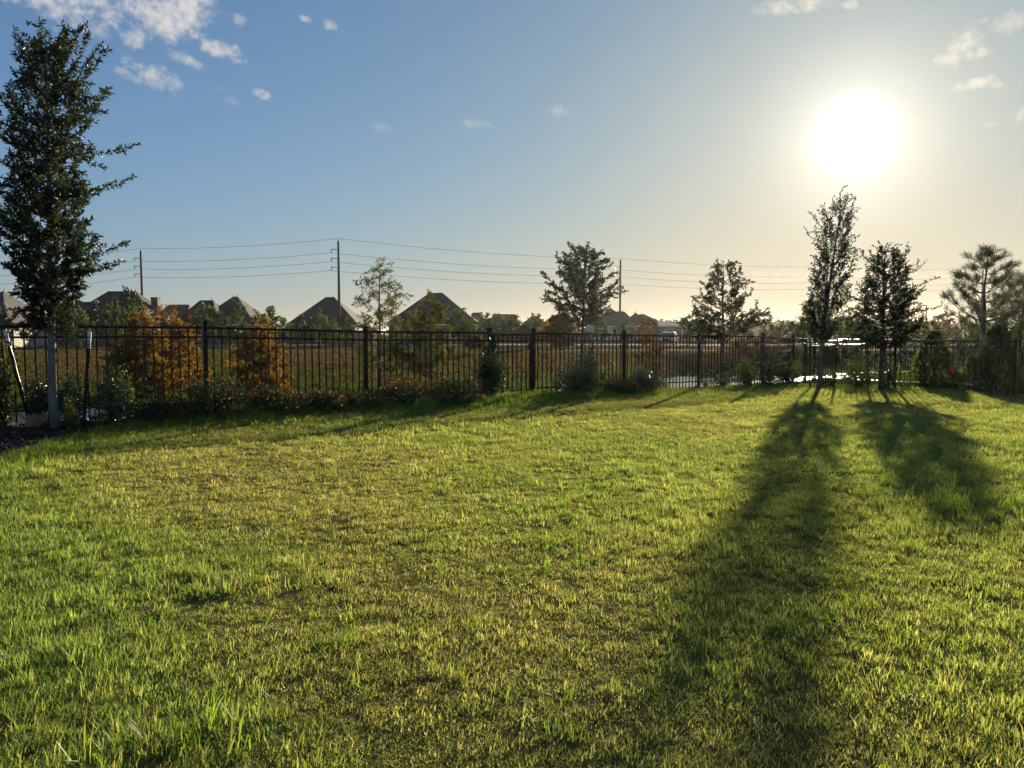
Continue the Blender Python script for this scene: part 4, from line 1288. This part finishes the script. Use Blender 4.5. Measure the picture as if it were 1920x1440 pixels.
put_shrub('leafy green bush at the far left end of the fence', 2, 44, 668, 0, .1, 'leaf_mid', 821, 1500, .045, .024)
put_shrub('tiny dark sprig left of the thin trunk before the bright water', 1322, 20, 694, 0, .15, 'leaf_shrub', 822, 130, .055, .03, nst=6)
put_shrub('small dark sprig at the foot of the thin trunk before the bright water', 1356, 30, 694, 0, .15, 'leaf_shrub', 823, 300, .055, .03, nst=8)
put_shrub('loose bush left of the fence corner post', 1404, 52, 668, 0, .35, 'leaf_mid', 824, 1400, .055, .028)
put_shrub('loose green bush in front of the fence corner post', 1440, 52, 660, 0, .35, 'leaf_mid', 825, 1500, .055, .028)
put_shrub('low green bush between the fence corner and the slender upright tree', 1480, 56, 672, 0, .9, 'leaf_mid', 826, 1300, .055, .028)
put_shrub('thin leafy bush right of the slender upright trunk', 1556, 44, 676, 0, .6, 'leaf_mid', 827, 900, .055, .028)
put_shrub('thick dark green bush under the broad bushy tree, left of its trunk', 1612, 66, 664, 0, .55, 'leaf_mid', 828, 2200, .055, .028)
put_shrub('white-flecked bush under the broad bushy dark tree', 1662, 40, 668, 0, .3, 'leaf_shrub', 829, 1100, .055, .028, 14, None, fmat='white_fleck')  # white flecks scattered over the foliage, built like the orange flower heads
put_shrub('small pale leafy bush right of the fence post by the broad dark tree', 1700, 34, 676, 0, .15, 'leaf_lime', 830, 500, .055, .026, nst=8)

# dry straw tuft by the trunk
def straw_tuft():
    x, y = hit(66, 806); z = Hs(x, y)
    o = thing('dry_grass_tuft', 'dry peach-coloured straw tuft at the foot of the pale trunk', 'dry plant', (x, y, z))
    rg = np.random.default_rng(9); mb = MB(); n = 420
    a = rg.random(n) * 2 * PI; q = rg.random(n) ** .5
    d = np.stack([np.cos(a) * q * .75, np.sin(a) * q * .75, np.full(n, 1.0)], -1)
    p = np.stack([np.cos(a) * q * .03, np.sin(a) * q * .03, np.zeros(n)], -1)
    p2 = p + d * rg.uniform(.03, .15, n)[:, None]
    mb.leaves(p2, d + rg.normal(0, .4, (n, 3)), rg.uniform(.03, .09, n), rg.uniform(.006, .013, n), rg)
    mb.obj('dry_blades', M['straw'], o, kind='stuff')
    st = MB()
    for i in range(26):
        st.tube(np.stack([p[i] * .6 - (0, 0, .02), p[i] + d[i] * .08, p[i] + d[i] * .17]), [.003, .0025, .001], 4, cap=False)
    st.obj('stems', M['straw'], o)
straw_tuft()

def red_ornament():
    Y = 19.4; x, y, z = xyz(1789, Y)
    o = thing('garden_ornament', 'small red garden ornament on a thin dark stake behind the right-hand fence', 'garden ornament', (x, y, z))
    ht = zat(704, Y) - z
    mb = MB(); mb.tube([(-.03, 0, -.05), (.0, 0, ht * .5), (.0, 0, ht + .02)], .009, 6); mb.tube([(.06, 0, ht * .55), (.03, 0, ht * .8), (0, 0, ht + .01)], .008, 6)
    mb.obj('stake', M['black'], o)
    for k in range(6):
        a = k * PI / 3 + .3; c, s = math.cos(a), math.sin(a)
        mb = MB(); rows = []
        for (rr, zz, ww) in ((.012, 0, .014), (.062, .05, .040), (.075, .13, .048), (.060, .20, .032), (.05, .235, .006)):
            for e in (-1, 0, 1):
                rad = rr - (.012 if e else 0)
                rows.append((rad * c - e * ww * s, rad * s + e * ww * c, ht + zz))
        q = [(i * 3 + j, i * 3 + j + 1, i * 3 + j + 4, i * 3 + j + 3) for i in range(4) for j in range(2)]
        mb.add(rows, q, None, .5 + .5 * (k % 2)); mb.obj('petal', M['red'], o)
red_ornament()

# reeds on the near bank right of the gate
def reeds():
    rg = np.random.default_rng(77); n = 5200
    Y = rg.uniform(24.5, 30.0, n)
    px = rg.uniform(985, 1240, n)
    x = np.array([at(p, yy) for p, yy in zip(px, Y)])
    k = fbm(x * .8, Y * .8, 5)
    ok = rg.random(n) < np.clip(k * 1.8 - .3, .1, 1); x, Y = x[ok], Y[ok]; n = len(x)
    z = ground(x, Y)
    mb = MB()
    h = rg.uniform(.9, 2.5, n) * (.6 + .7 * fbm(x * .7, Y * .7, 15))
    d = np.stack([rg.normal(0, .16, n), rg.normal(0, .16, n), np.ones(n)], -1)
    mb.leaves(np.stack([x, Y, z - .02], -1), d, h, rg.uniform(.018, .04, n), rg, fold=.1)
    m = n * 2; i = rg.integers(0, n, m); f = rg.uniform(.25, .9, m)
    p = np.stack([x, Y, z], -1)[i] + d[i] * (h[i] * f)[:, None]
    mb.leaves(p, rg.normal(0, .5, (m, 3)) + (0, 0, .5), rg.uniform(.15, .4, m), rg.uniform(.02, .04, m), rg)
    o = mb.obj('reeds', M['reed'], kind='stuff')
    tag(o, 'tall green reeds and grasses on the pond bank right of the gate', 'reeds')
reeds()

# ------------------------------------------------------------------ background trees before the houses
protos = {}
def proto(kind, seed):
    key = (kind, seed)
    if key in protos: return protos[key]
    if kind == 'round':
        w, l = grow(seed, 5.0, 1.1, [(1, .8, .8), (1.8, 1.7, 1.7), (2.8, 1.8, 1.8), (3.8, 1.3, 1.3), (5, .3, .3)], nprim=34, elev=(15, 50), twig_gap=.34, twig_len=.85, leaf_gap=.05, L=.42, W=.24, r0=.10, wob=.1)
    elif kind == 'oval':
        w, l = grow(seed, 5.0, .9, [(.9, .6, .6), (1.8, 1.15, 1.15), (3, 1.2, 1.2), (4, .8, .8), (5, .2, .2)], nprim=34, elev=(30, 60), twig_gap=.32, twig_len=.7, leaf_gap=.05, L=.40, W=.22, r0=.09, wob=.1)
    else:
        w, l = grow(seed, 5.0, .5, [(.5, 1.5, 1.5), (1.4, 1.5, 1.5), (3, .95, .95), (4.2, .45, .45), (5, .08, .08)], nprim=44, elev=(-5, 22), twig_gap=.32, twig_len=.7, leaf_gap=.045, L=.45, W=.16, r0=.09, wob=.06, droop=.15, leaf_in=.12)
    protos[key] = (w.mesh('trunk', M['bark_dark'], True), l)
    return protos[key]
leaf_meshes = {}
def bg_tree(kind, leafm, px, Y, top, wpx, label, group='young trees before the houses'):
    seed = 900 + (int(px) % 3)
    wm_, lm_ = proto(kind, seed)
    key = (kind, seed, leafm)
    if key not in leaf_meshes: leaf_meshes[key] = lm_.mesh('crown', M[leafm])
    x, y, z = xyz(px, Y); H = zat(top, Y) - z
    nat = {'round': 3.9, 'oval': 2.7, 'cone': 3.2}[kind]
    o = thing({'round': 'round_tree', 'oval': 'oval_tree', 'cone': 'cone_tree'}[kind], label, 'tree', (x, y, z), (px * 1.7) % 6.28, group)
    sx = wpx * Y / FPX / nat
    o.scale = (sx, sx, H / 5.0)
    a = bpy.data.objects.new('trunk', wm_); COL.objects.link(a); a.parent = o
    b = bpy.data.objects.new('crown', leaf_meshes[key]); COL.objects.link(b); b.parent = o; b['kind'] = 'stuff'
    return o
BG_TREES = [
    ('round', 'leaf_mid', 8, 82, 580, 50, 'mid green round tree beside the far left utility pole'),
    ('oval', 'leaf_pale', 55, 84, 592, 40, 'pale green oval tree under the crown of the tall slender tree'),
    ('round', 'leaf_mid', 118, 86, 574, 60, 'mid green round tree just right of the pale trunk'),
    ('oval', 'leaf_pale', 150, 80, 582, 44, 'pale green oval tree above the white banded stake'),
    ('round', 'leaf_deep', 176, 88, 568, 70, 'dark green round tree before the left slope of the long-ridged house'),
    ('round', 'leaf_mid', 215, 86, 574, 60, 'mid green round tree before the middle of the long-ridged house'),
    ('round', 'leaf_deep', 243, 96, 545, 64, 'dark green round tree rising over the ridge beside the slim utility pole'),
    ('oval', 'leaf_pale', 252, 82, 578, 44, 'pale green oval tree at the foot of the slim utility pole'),
    ('cone', 'leaf_cyp', 295, 78, 574, 62, 'orange conical tree under the brick chimney'),
    ('cone', 'leaf_cyp', 322, 84, 572, 60, 'orange conical tree right of the brick chimney'),
    ('cone', 'leaf_cyp', 350, 80, 584, 50, 'orange conical tree before the low distant house'),
    ('round', 'leaf_pale', 388, 82, 572, 60, 'pale green round tree before the lower of the two stepped roof peaks'),
    ('cone', 'leaf_mid', 447, 84, 564, 52, 'mid green conical tree before the higher of the two stepped roof peaks'),
    ('oval', 'leaf_mid', 410, 88, 588, 40, 'mid green oval tree between the two stepped roof peaks'),
    ('oval', 'leaf_mid', 508, 92, 578, 46, 'mid green oval tree right of the stepped-roof house'),
    ('cone', 'leaf_cyp', 500, 76, 596, 36, 'orange conical tree behind the golden orange cypress'),
    ('oval', 'leaf_mid', 532, 96, 598, 36, 'mid green oval tree in the gap before the pyramid-roofed house'),
    ('round', 'leaf_deep', 570, 92, 590, 40, 'dark green round tree at the left eave of the pyramid-roofed house'),
    ('oval', 'leaf_pale', 600, 86, 586, 40, 'pale green oval tree before the pyramid roof'),
    ('cone', 'leaf_cyp_green', 625, 82, 598, 40, 'olive conical tree before the pyramid roof beside the tallest pole'),
    ('oval', 'leaf_mid', 648, 88, 590, 40, 'mid green oval tree at the right of the tallest pole'),
    ('round', 'leaf_cyp_green', 770, 84, 585, 60, 'olive round tree between the airy and the dense olive cypress'),
    ('round', 'leaf_mid', 862, 90, 580, 54, 'mid green round tree at the right slope of the big hipped roof'),
    ('round', 'leaf_deep', 880, 94, 596, 40, 'dark green round tree between the big hipped roof and the distant houses'),
    ('oval', 'leaf_pale', 908, 88, 590, 44, 'pale green oval tree above the gate post with the climbing shrub'),
    ('oval', 'leaf_pale', 934, 90, 592, 46, 'pale green oval tree above the middle of the gate'),
    ('round', 'leaf_mid', 962, 92, 594, 44, 'mid green round tree above the latch side of the gate'),
    ('round', 'leaf_deep', 982, 86, 606, 34, 'dark green round tree just above the gate latch'),
    ('oval', 'leaf_pale', 1004, 92, 592, 44, 'pale green oval tree above the gate post without shrub'),
    ('cone', 'leaf_cyp', 1022, 90, 600, 40, 'orange conical tree before the distant pointed roof'),
    ('oval', 'leaf_mid', 1078, 88, 598, 40, 'mid green oval tree behind the trunk of the open-crowned tree'),
    ('round', 'leaf_mid', 1128, 92, 604, 36, 'mid green round tree before the lit grey-brown roofs'),
    ('oval', 'leaf_pale', 1176, 90, 602, 36, 'pale green oval tree right of the dark utility pole'),
    ('cone', 'leaf_rust', 1212, 84, 598, 44, 'rust brown conical tree before the dark stepped gables'),
    ('round', 'leaf_deep', 1224, 96, 600, 30, 'dark green round tree right of the rusty tree before the stepped gables'),
    ('oval', 'leaf_mid', 1290, 96, 596, 34, 'mid green oval tree just right of the parked dark car'),
    ('oval', 'leaf_mid', 1320, 100, 600, 40, 'mid green oval tree left of the small sparse tree'),
    ('oval', 'leaf_mid', 1440, 90, 606, 40, 'mid green oval tree above the fence corner post'),
    ('round', 'leaf_mid', 1478, 80, 603, 60, 'mid green round tree between the fence corner and the slender tree'),
    ('oval', 'leaf_mid', 1508, 70, 600, 40, 'mid green oval tree at the left of the slender upright crown'),
    ('round', 'leaf_mid', 1600, 60, 602, 60, 'mid green round tree in the gap between slender and broad trees'),
    ('oval', 'leaf_rust', 1700, 70, 606, 60, 'rust brown oval tree behind the right edge of the broad dark tree'),
    ('round', 'leaf_mid', 1722, 60, 596, 40, 'mid green round tree beside the short thin pole'),
    ('oval', 'leaf_rust', 1770, 66, 592, 50, 'rust brown oval tree between the short thin pole and the pine'),
    ('round', 'leaf_mid', 1810, 56, 598, 60, 'mid green round tree left behind the tall open pine'),
    ('round', 'leaf_deep', 1880, 48, 590, 70, 'dark green round tree right behind the tall open pine'),
]
for (kind, lf, px, Y, top, wpx, lab) in BG_TREES:
    bg_tree(kind, lf, px, Y, top, wpx, lab, 'young trees before the houses' if px < 1260 else 'trees before the far wood')

def far_wood():
    rg = np.random.default_rng(31); mb = MB()
    P, D, L = [], [], []
    for k in range(420):
        px = rg.uniform(1150, 2300) if k < 330 else rg.uniform(-350, 1200)
        Y = rg.uniform(330, 430)
        x = at(px, Y); z = -.2
        h = rg.uniform(4.5, 8.0) if k < 330 else rg.uniform(3.5, 6)
        r = rg.uniform(2.2, 4.2); n = 70
        v = rg.normal(size=(n, 3)); v /= np.linalg.norm(v, axis=1)[:, None]; v *= rg.random((n, 1)) ** .4
        P.append(np.array((x, Y, z + h * .52)) + v * (r, r, h * .5)); D.append(v + rg.normal(0, .6, (n, 3))); L.append(rg.uniform(1.0, 2.2, n))
    P = np.concatenate(P); D = np.concatenate(D); L = np.concatenate(L)
    mb.leaves(P, D, L, L * .7, rg)
    o = mb.obj('distant_wood', M['woods'], kind='stuff'); tag(o, 'low dark belt of distant woodland along the horizon', 'woodland')
far_wood()

# ------------------------------------------------------------------ houses
def roof_vol(mb, cx, cy, hx, hy, ze, zr, rh, over=.45, gable=False, ridge_y=False):
    """hipped (or gabled) roof with its ridge along x (or y)"""
    a, b = hx + over, hy + over
    if ridge_y: ridge = [(cx, cy - rh, zr), (cx, cy + rh, zr)]
    else: ridge = [(cx - rh, cy, zr), (cx + rh, cy, zr)]
    e = [(cx - a, cy - b, ze), (cx + a, cy - b, ze), (cx + a, cy + b, ze), (cx - a, cy + b, ze)]
    lo = [(x, y, z - .18) for x, y, z in e]
    v = e + ridge + lo
    if ridge_y: q, t = [(1, 2, 5, 4), (3, 0, 4, 5)], [(0, 1, 4), (2, 3, 5)]
    else: q, t = [(0, 1, 5, 4), (2, 3, 4, 5)], [(1, 2, 5), (3, 0, 4)]
    q = q + [(6, 7, 1, 0), (7, 8, 2, 1), (8, 9, 3, 2), (9, 6, 0, 3), (9, 8, 7, 6)]
    mb.add(v, q, t)

def house(label, Y, vols, roofm='roof', wallm='brick', chimney=None, lit=True):
    """vols: (centre px, ridge half px, eave half px, peak py, dy, kind). The house stands at Y."""
    x0 = at(vols[0][0], Y); z0 = Hs(x0, Y) - .05
    o = thing('house', label, 'house', (x0, Y, z0))
    s = Y / FPX
    first = True
    for (cpx, rhp, ehp, peak, dy, kind) in vols:
        cx = at(cpx, Y) - x0; hx = ehp * s; rh = rhp * s
        zr = zat(peak, Y + dy) - z0
        ze = 2.9
        hy = max(3.0, min(8.0, (zr - ze) * 1.15))
        wb = MB(); wb.box(cx - hx, cx + hx, dy - hy, dy + hy, -.2, ze - .17)
        wb.obj('wall', M[wallm], o)
        rb = MB()
        if kind == 'g':           # gable facing the camera
            rb2 = MB(); roof_vol(rb, cx, dy, hx, hy, ze, zr, hy + .3, ridge_y=True)
            gb = MB(); gb.add([(cx - hx, dy - hy - .002, ze - .17), (cx + hx, dy - hy - .002, ze - .17), (cx, dy - hy - .002, zr - .35)], None, [(0, 1, 2)]); 
        else:
            roof_vol(rb, cx, dy, hx, hy, ze, zr, rh)
        ro = rb.obj('roof', M[roofm], o)
        fb = MB(); fb.box(cx - hx - .47, cx + hx + .47, dy - hy - .52, dy - hy - .46, ze - .24, ze - .02); fb.obj('fascia', M['trim'], o)
        nw = max(1, int(hx / 2.4))
        for i in range(nw):
            wx = cx - hx + (i + .5) * 2 * hx / nw
            fr = MB(); fr.box(wx - .62, wx + .62, dy - hy - .05, dy - hy - .002, .85, 2.35)
            w_ = fr.obj('window', M['trim'], o)
            gl = MB(); gl.box(wx - .54, wx + .54, dy - hy - .062, dy - hy - .052, .93, 2.27); g_ = gl.obj('pane', M['glass'], w_)
        if first and chimney is not None:
            c = at(chimney[0], Y) - x0; zt = zat(chimney[1], Y + dy) - z0
            cb_ = MB(); cb_.box(c - .45, c + .45, dy - .1, dy + .8, ze, zt); cb_.box(c - .52, c + .52, dy - .17, dy + .87, zt, zt + .12); cb_.obj('chimney', M['brick'], ro)
        vp = MB(); vp.tube([(cx + rh * .6, dy + .3, zr - .5), (cx + rh * .6, dy + .3, zr + .35)], .05, 6); vp.obj('vent_pipe', M['insul'], ro)
        first = False
    return o

house('house with steep grey gable and white fascia at the left end of the row', 90, [(10, 0, 44, 545, 0, 'h'), (48, 8, 30, 573, -4, 'h')], 'roof2', 'stucco')
house('broad house with long dark ridge and brick chimney behind the short utility pole', 106, [(232, 26, 78, 546, 0, 'h'), (172, 2, 56, 562, -3, 'h')], 'roof', 'brick', chimney=(292, 559))
house('low distant house with flat-looking dark ridge right of the brick chimney', 150, [(338, 18, 34, 571, 0, 'h')], 'roof', 'stucco')
house('house with two stepped dark roof peaks above the pale green tree', 110, [(434, 4, 52, 556, 2, 'h'), (405, 12, 34, 563, -3, 'h')], 'roof', 'brick')
house('dark pyramid-roofed house behind the tallest utility pole', 116, [(620, 8, 58, 557, 0, 'h')], 'roof', 'brick')
house('big dark hipped house behind the dense olive green cypress', 114, [(818, 12, 78, 549, 0, 'h'), (870, 4, 26, 588, -2, 'h')], 'roof', 'brick')
house('small distant house with a short hipped roof right of the big hipped house', 175, [(893, 6, 26, 586, 0, 'h')], 'roof', 'stucco')
house('distant house with a long flat-ridged dark roof', 180, [(932, 4, 24, 588, 0, 'h'), (950, 16, 24, 589, 3, 'h')], 'roof', 'brick')
house('distant house with a small pointed roof near the rusty cypress', 190, [(1002, 4, 30, 592, 0, 'h')], 'roof', 'brick')
house('distant house hidden by the rusty orange cypress', 185, [(1046, 8, 34, 590, 0, 'h')], 'roof2', 'stucco')
house('house with lit grey-brown roof slopes left of the open-crowned tree pole', 138, [(1144, 0, 36, 577, 0, 'h'), (1118, 4, 22, 592, -4, 'h'), (1170, 6, 26, 584, 4, 'h')], 'roof2', 'stucco')
house('house with dark stepped gables right of the leaning utility pole', 132, [(1191, 0, 22, 586, 0, 'h'), (1208, 4, 42, 589, 3, 'h'), (1244, 14, 22, 603, -2, 'h')], 'roof', 'brick')

def board_fence(label, xa, xb, Ya, Yb):
    n = 16
    o0 = np.array((xa, Ya, Hs(xa, Ya)))
    root = thing('privacy_fence', label, 'fence', tuple(o0))
    bd = MB(); rg = np.random.default_rng(int(xa) + 300)
    L = math.hypot(xb - xa, Yb - Ya); m = int(L / .30)
    for i in range(m):
        f = (i + .5) / m
        x, y = xa + (xb - xa) * f, Ya + (Yb - Ya) * f
        z = Hs(x, y) - o0[2]; x -= xa; y -= Ya
        j = rg.normal(0, .006)
        bd.box(x - .145, x + .145, y - .012 + j, y + .012 + j, z, z + 1.83 + rg.normal(0, .012))
    bd.obj('boards', M['fence_wood'], root, kind='stuff')
    for i in range(n + 1):
        f = i / n
        x, y = xa + (xb - xa) * f, Ya + (Yb - Ya) * f
        mb = MB(); mb.box(x - xa - .06, x - xa + .06, y - Ya - .09, y - Ya - .02, Hs(x, y) - o0[2] - .1, Hs(x, y) - o0[2] + 1.75); mb.obj('post', M['fence_wood'], root)
board_fence('long grey wooden privacy fence before the distant houses behind the gate', at(838, 122), at(1110, 122), 122, 122)
board_fence('grey wooden privacy fence before the left-hand houses', at(-40, 100), at(180, 100), 100, 100)
board_fence('grey wooden privacy fence in front of the stepped and pyramid roofs', at(380, 104), at(700, 108), 104, 108)

# ------------------------------------------------------------------ utility poles and wires
poles = []
def pole(label, px, Y, top, arms=True, slim=False):
    x, y, z = xyz(px, Y); zt = zat(top, Y) - z
    o = thing('utility_pole', label, 'utility pole', (x, y, z), 0, 'utility poles')
    mb = MB(); r = .10 if slim else .19
    mb.tube([(0, 0, -.6), (0, 0, zt * .5), (0, 0, zt)], [r * 1.15, r, r * .75], 10); mb.obj('shaft', M['pole_wood'], o)
    att = []
    if arms:
        mb = MB(); mb.tube([(0, 0, zt), (0, 0, zt + .35)], .05, 6); mb.obj('insulator', M['insul'], o)
        att.append((0, 0, zt + .35))
        for k, dz in enumerate((1.25, 2.5, 3.75)):
            mb = MB(); mb.bar((0, 0, zt - dz), (-1.0, -.1, zt - dz + .12), .10, .10); mb.obj('arm', M['insul'], o)
            mb = MB(); mb.lathe((-1.0, -.1, zt - dz + .12 - .52), [(.02, 0), (.09, .06), (.05, .12), (.09, .2), (.05, .27), (.09, .34), (.03, .42), (.03, .52)], 8); mb.obj('insulator', M['insul'], o)
            att.append((-1.0, -.1, zt - dz - .40))
    return [np.array(a) + np.array((x, y, z)) for a in att]
PA = pole('slim utility pole rising beside the brick chimney', 269, 123, 470)
PB = pole('tallest utility pole with three side arms before the pyramid-roofed house', 637, 110, 452)
PC = pole('dark utility pole beside the open-crowned dark tree', 1162, 140, 488)
PD = pole('utility pole hidden behind the slender upright tree', 1548, 158, 503)
PE = pole('utility pole hidden behind the tall open pine', 1838, 164, 506)
PZ0 = pole('utility pole at the far left behind the tall slender tree', 1, 112, 497)
pole('short thin pole beyond the broad bushy dark tree', 1735, 120, 572, arms=False, slim=True)
ext_l = [p + np.array((-70, 12, 0)) for p in PZ0]
ext_r = [p + np.array((60, 4, 0)) for p in PE]
seq = [ext_l, PZ0, PA, PB, PC, PD, PE, ext_r]
names = ['topmost overhead wire strung between the utility poles', 'second overhead wire from the top between the utility poles', 'third overhead wire from the top between the utility poles', 'lowest overhead wire between the utility poles']
for k in range(4):
    pts = []
    for a, b in zip(seq[:-1], seq[1:]):
        A, B = a[k], b[k]
        t = np.linspace(0, 1, 15)[:-1]
        p = A + (B - A) * t[:, None]; sag = .012 * np.linalg.norm(B - A)
        p[:, 2] -= sag * 4 * t * (1 - t)
        pts.append(p)
    pts = np.concatenate(pts + [seq[-1][k][None]])
    mb = MB(); mb.tube(pts, .021, 4); o = mb.obj('overhead_wire', M['cable'])
    tag(o, names[k], 'wire', 'overhead wires')

# ------------------------------------------------------------------ cars on the far road
def car(label, px, Y, rz, paint, L=4.6, W=1.86, Hc=1.72):
    x = at(px, Y); z = Hs(x, Y) + .05
    o = thing('parked_car', label, 'car', (x, Y, z), rz)
    # side profile (x along the length, front at -x), extruded over the width with rounded shoulders
    prof = [(-2.28, .38), (-2.30, .62), (-2.22, .82), (-1.25, 1.02), (-.55, 1.60), (.3, 1.72), (1.5, 1.68), (2.15, 1.12), (2.28, .95), (2.30, .45), (2.2, .30), (-2.2, .28)]
    mb = MB(); n = len(prof)
    rows = []
    for (f, inset) in ((-1, .10), (-.96, 0), (.96, 0), (1, .10)):
        for (px_, pz) in prof:
            top = max(0, (pz - 1.0) / .7)
            rows.append((px_ * (1 - inset * .15), f * W / 2 * (1 - .16 * top), pz - inset * .2 * (pz > 1)))
    i = np.arange(3)[:, None] * n; j = np.arange(n)[None, :]; k = (j + 1) % n
    q = np.stack([i + j, i + n + j, i + n + k, i + k], -1).reshape(-1, 4)
    c0, c1 = 4 * n, 4 * n + 1
    rows += [(0, -W / 2 * .98, .8), (0, W / 2 * .98, .8)]
    jj = np.arange(n); kk = (jj + 1) % n
    t = np.vstack([np.stack([np.full(n, c0), jj, kk], -1), np.stack([np.full(n, c1), 3 * n + kk, 3 * n + jj], -1)])
    mb.add(rows, q, t); mb.obj('body', M[paint], o, smooth=False)
    def glass(pts):
        g = MB(); g.add(pts, [(0, 1, 2, 3)]); g.obj('window', M['glass'], o)
    glass([(-1.22, -.72, 1.06), (-1.22, .72, 1.06), (-.60, .64, 1.58), (-.60, -.64, 1.58)])
    glass([(2.11, -.70, 1.2), (1.58, -.62, 1.63), (1.58, .62, 1.63), (2.11, .70, 1.2)])
    for s in (-1, 1):
        glass([(-.9, s * .935, 1.04), (1.7, s * .935, 1.04), (1.4, s * .815, 1.58), (-.45, s * .815, 1.58)])
        h = MB(); h.box(-2.33, -2.2, s * .72 - .17, s * .72 + .17, .66, .80); h.obj('headlight', M['lamp'], o)
        for wx in (-1.42, 1.42):
            tb = MB(); c = np.array((wx, s * .82, .33))
            tb.tube([c + (0, -.11, 0), c + (0, .11, 0)], .33, 16); wh = tb.obj('wheel', M['rubber'], o)
            rb = MB(); rb.tube([c + (0, s * .105, 0), c + (0, s * .118, 0)], .2, 12); rb.obj('rim', M['steel'], wh)
        m = MB(); m.box(-.75, -.62, s * 1.0 - .09, s * 1.0 + .09, 1.0, 1.14); m.obj('mirror', M[paint], o)
    b = MB(); b.box(-2.335, -2.25, -.5, .5, .52, .70); b.obj('grille', M['black'], o)
    return o
car('dark car with pale windscreen parked on the far road beyond the shaded bank', 1254, 100.5, math.radians(70), 'car_dark')
car('maroon car parked behind the rusty cypress before the brick chimney house', 227, 93.5, math.radians(12), 'car_red')

# ------------------------------------------------------------------ pale scattering volume, added to imitate lens glare and lift the shadows
VEIL_DENSITY = 0.00012
def lens_veil():
    mb = MB(); mb.box(-4100, 4100, -90, 6100, -3.6, 19.5)
    def b(N, out):
        v = N.n('ShaderNodeVolumePrincipled')
        v.inputs['Color'].default_value = (.97, .93, .88, 1)
        v.inputs['Density'].default_value = VEIL_DENSITY
        v.inputs['Anisotropy'].default_value = .6
        N.link(v.outputs[0], out.inputs['Volume'])
    o = mb.obj('lens_veil', mat('lens_veil_volume', b), kind='stuff')
    tag(o, 'added thin pale volume over the yard and pond, imitating veiling lens glare', 'lens_veil')
lens_veil()
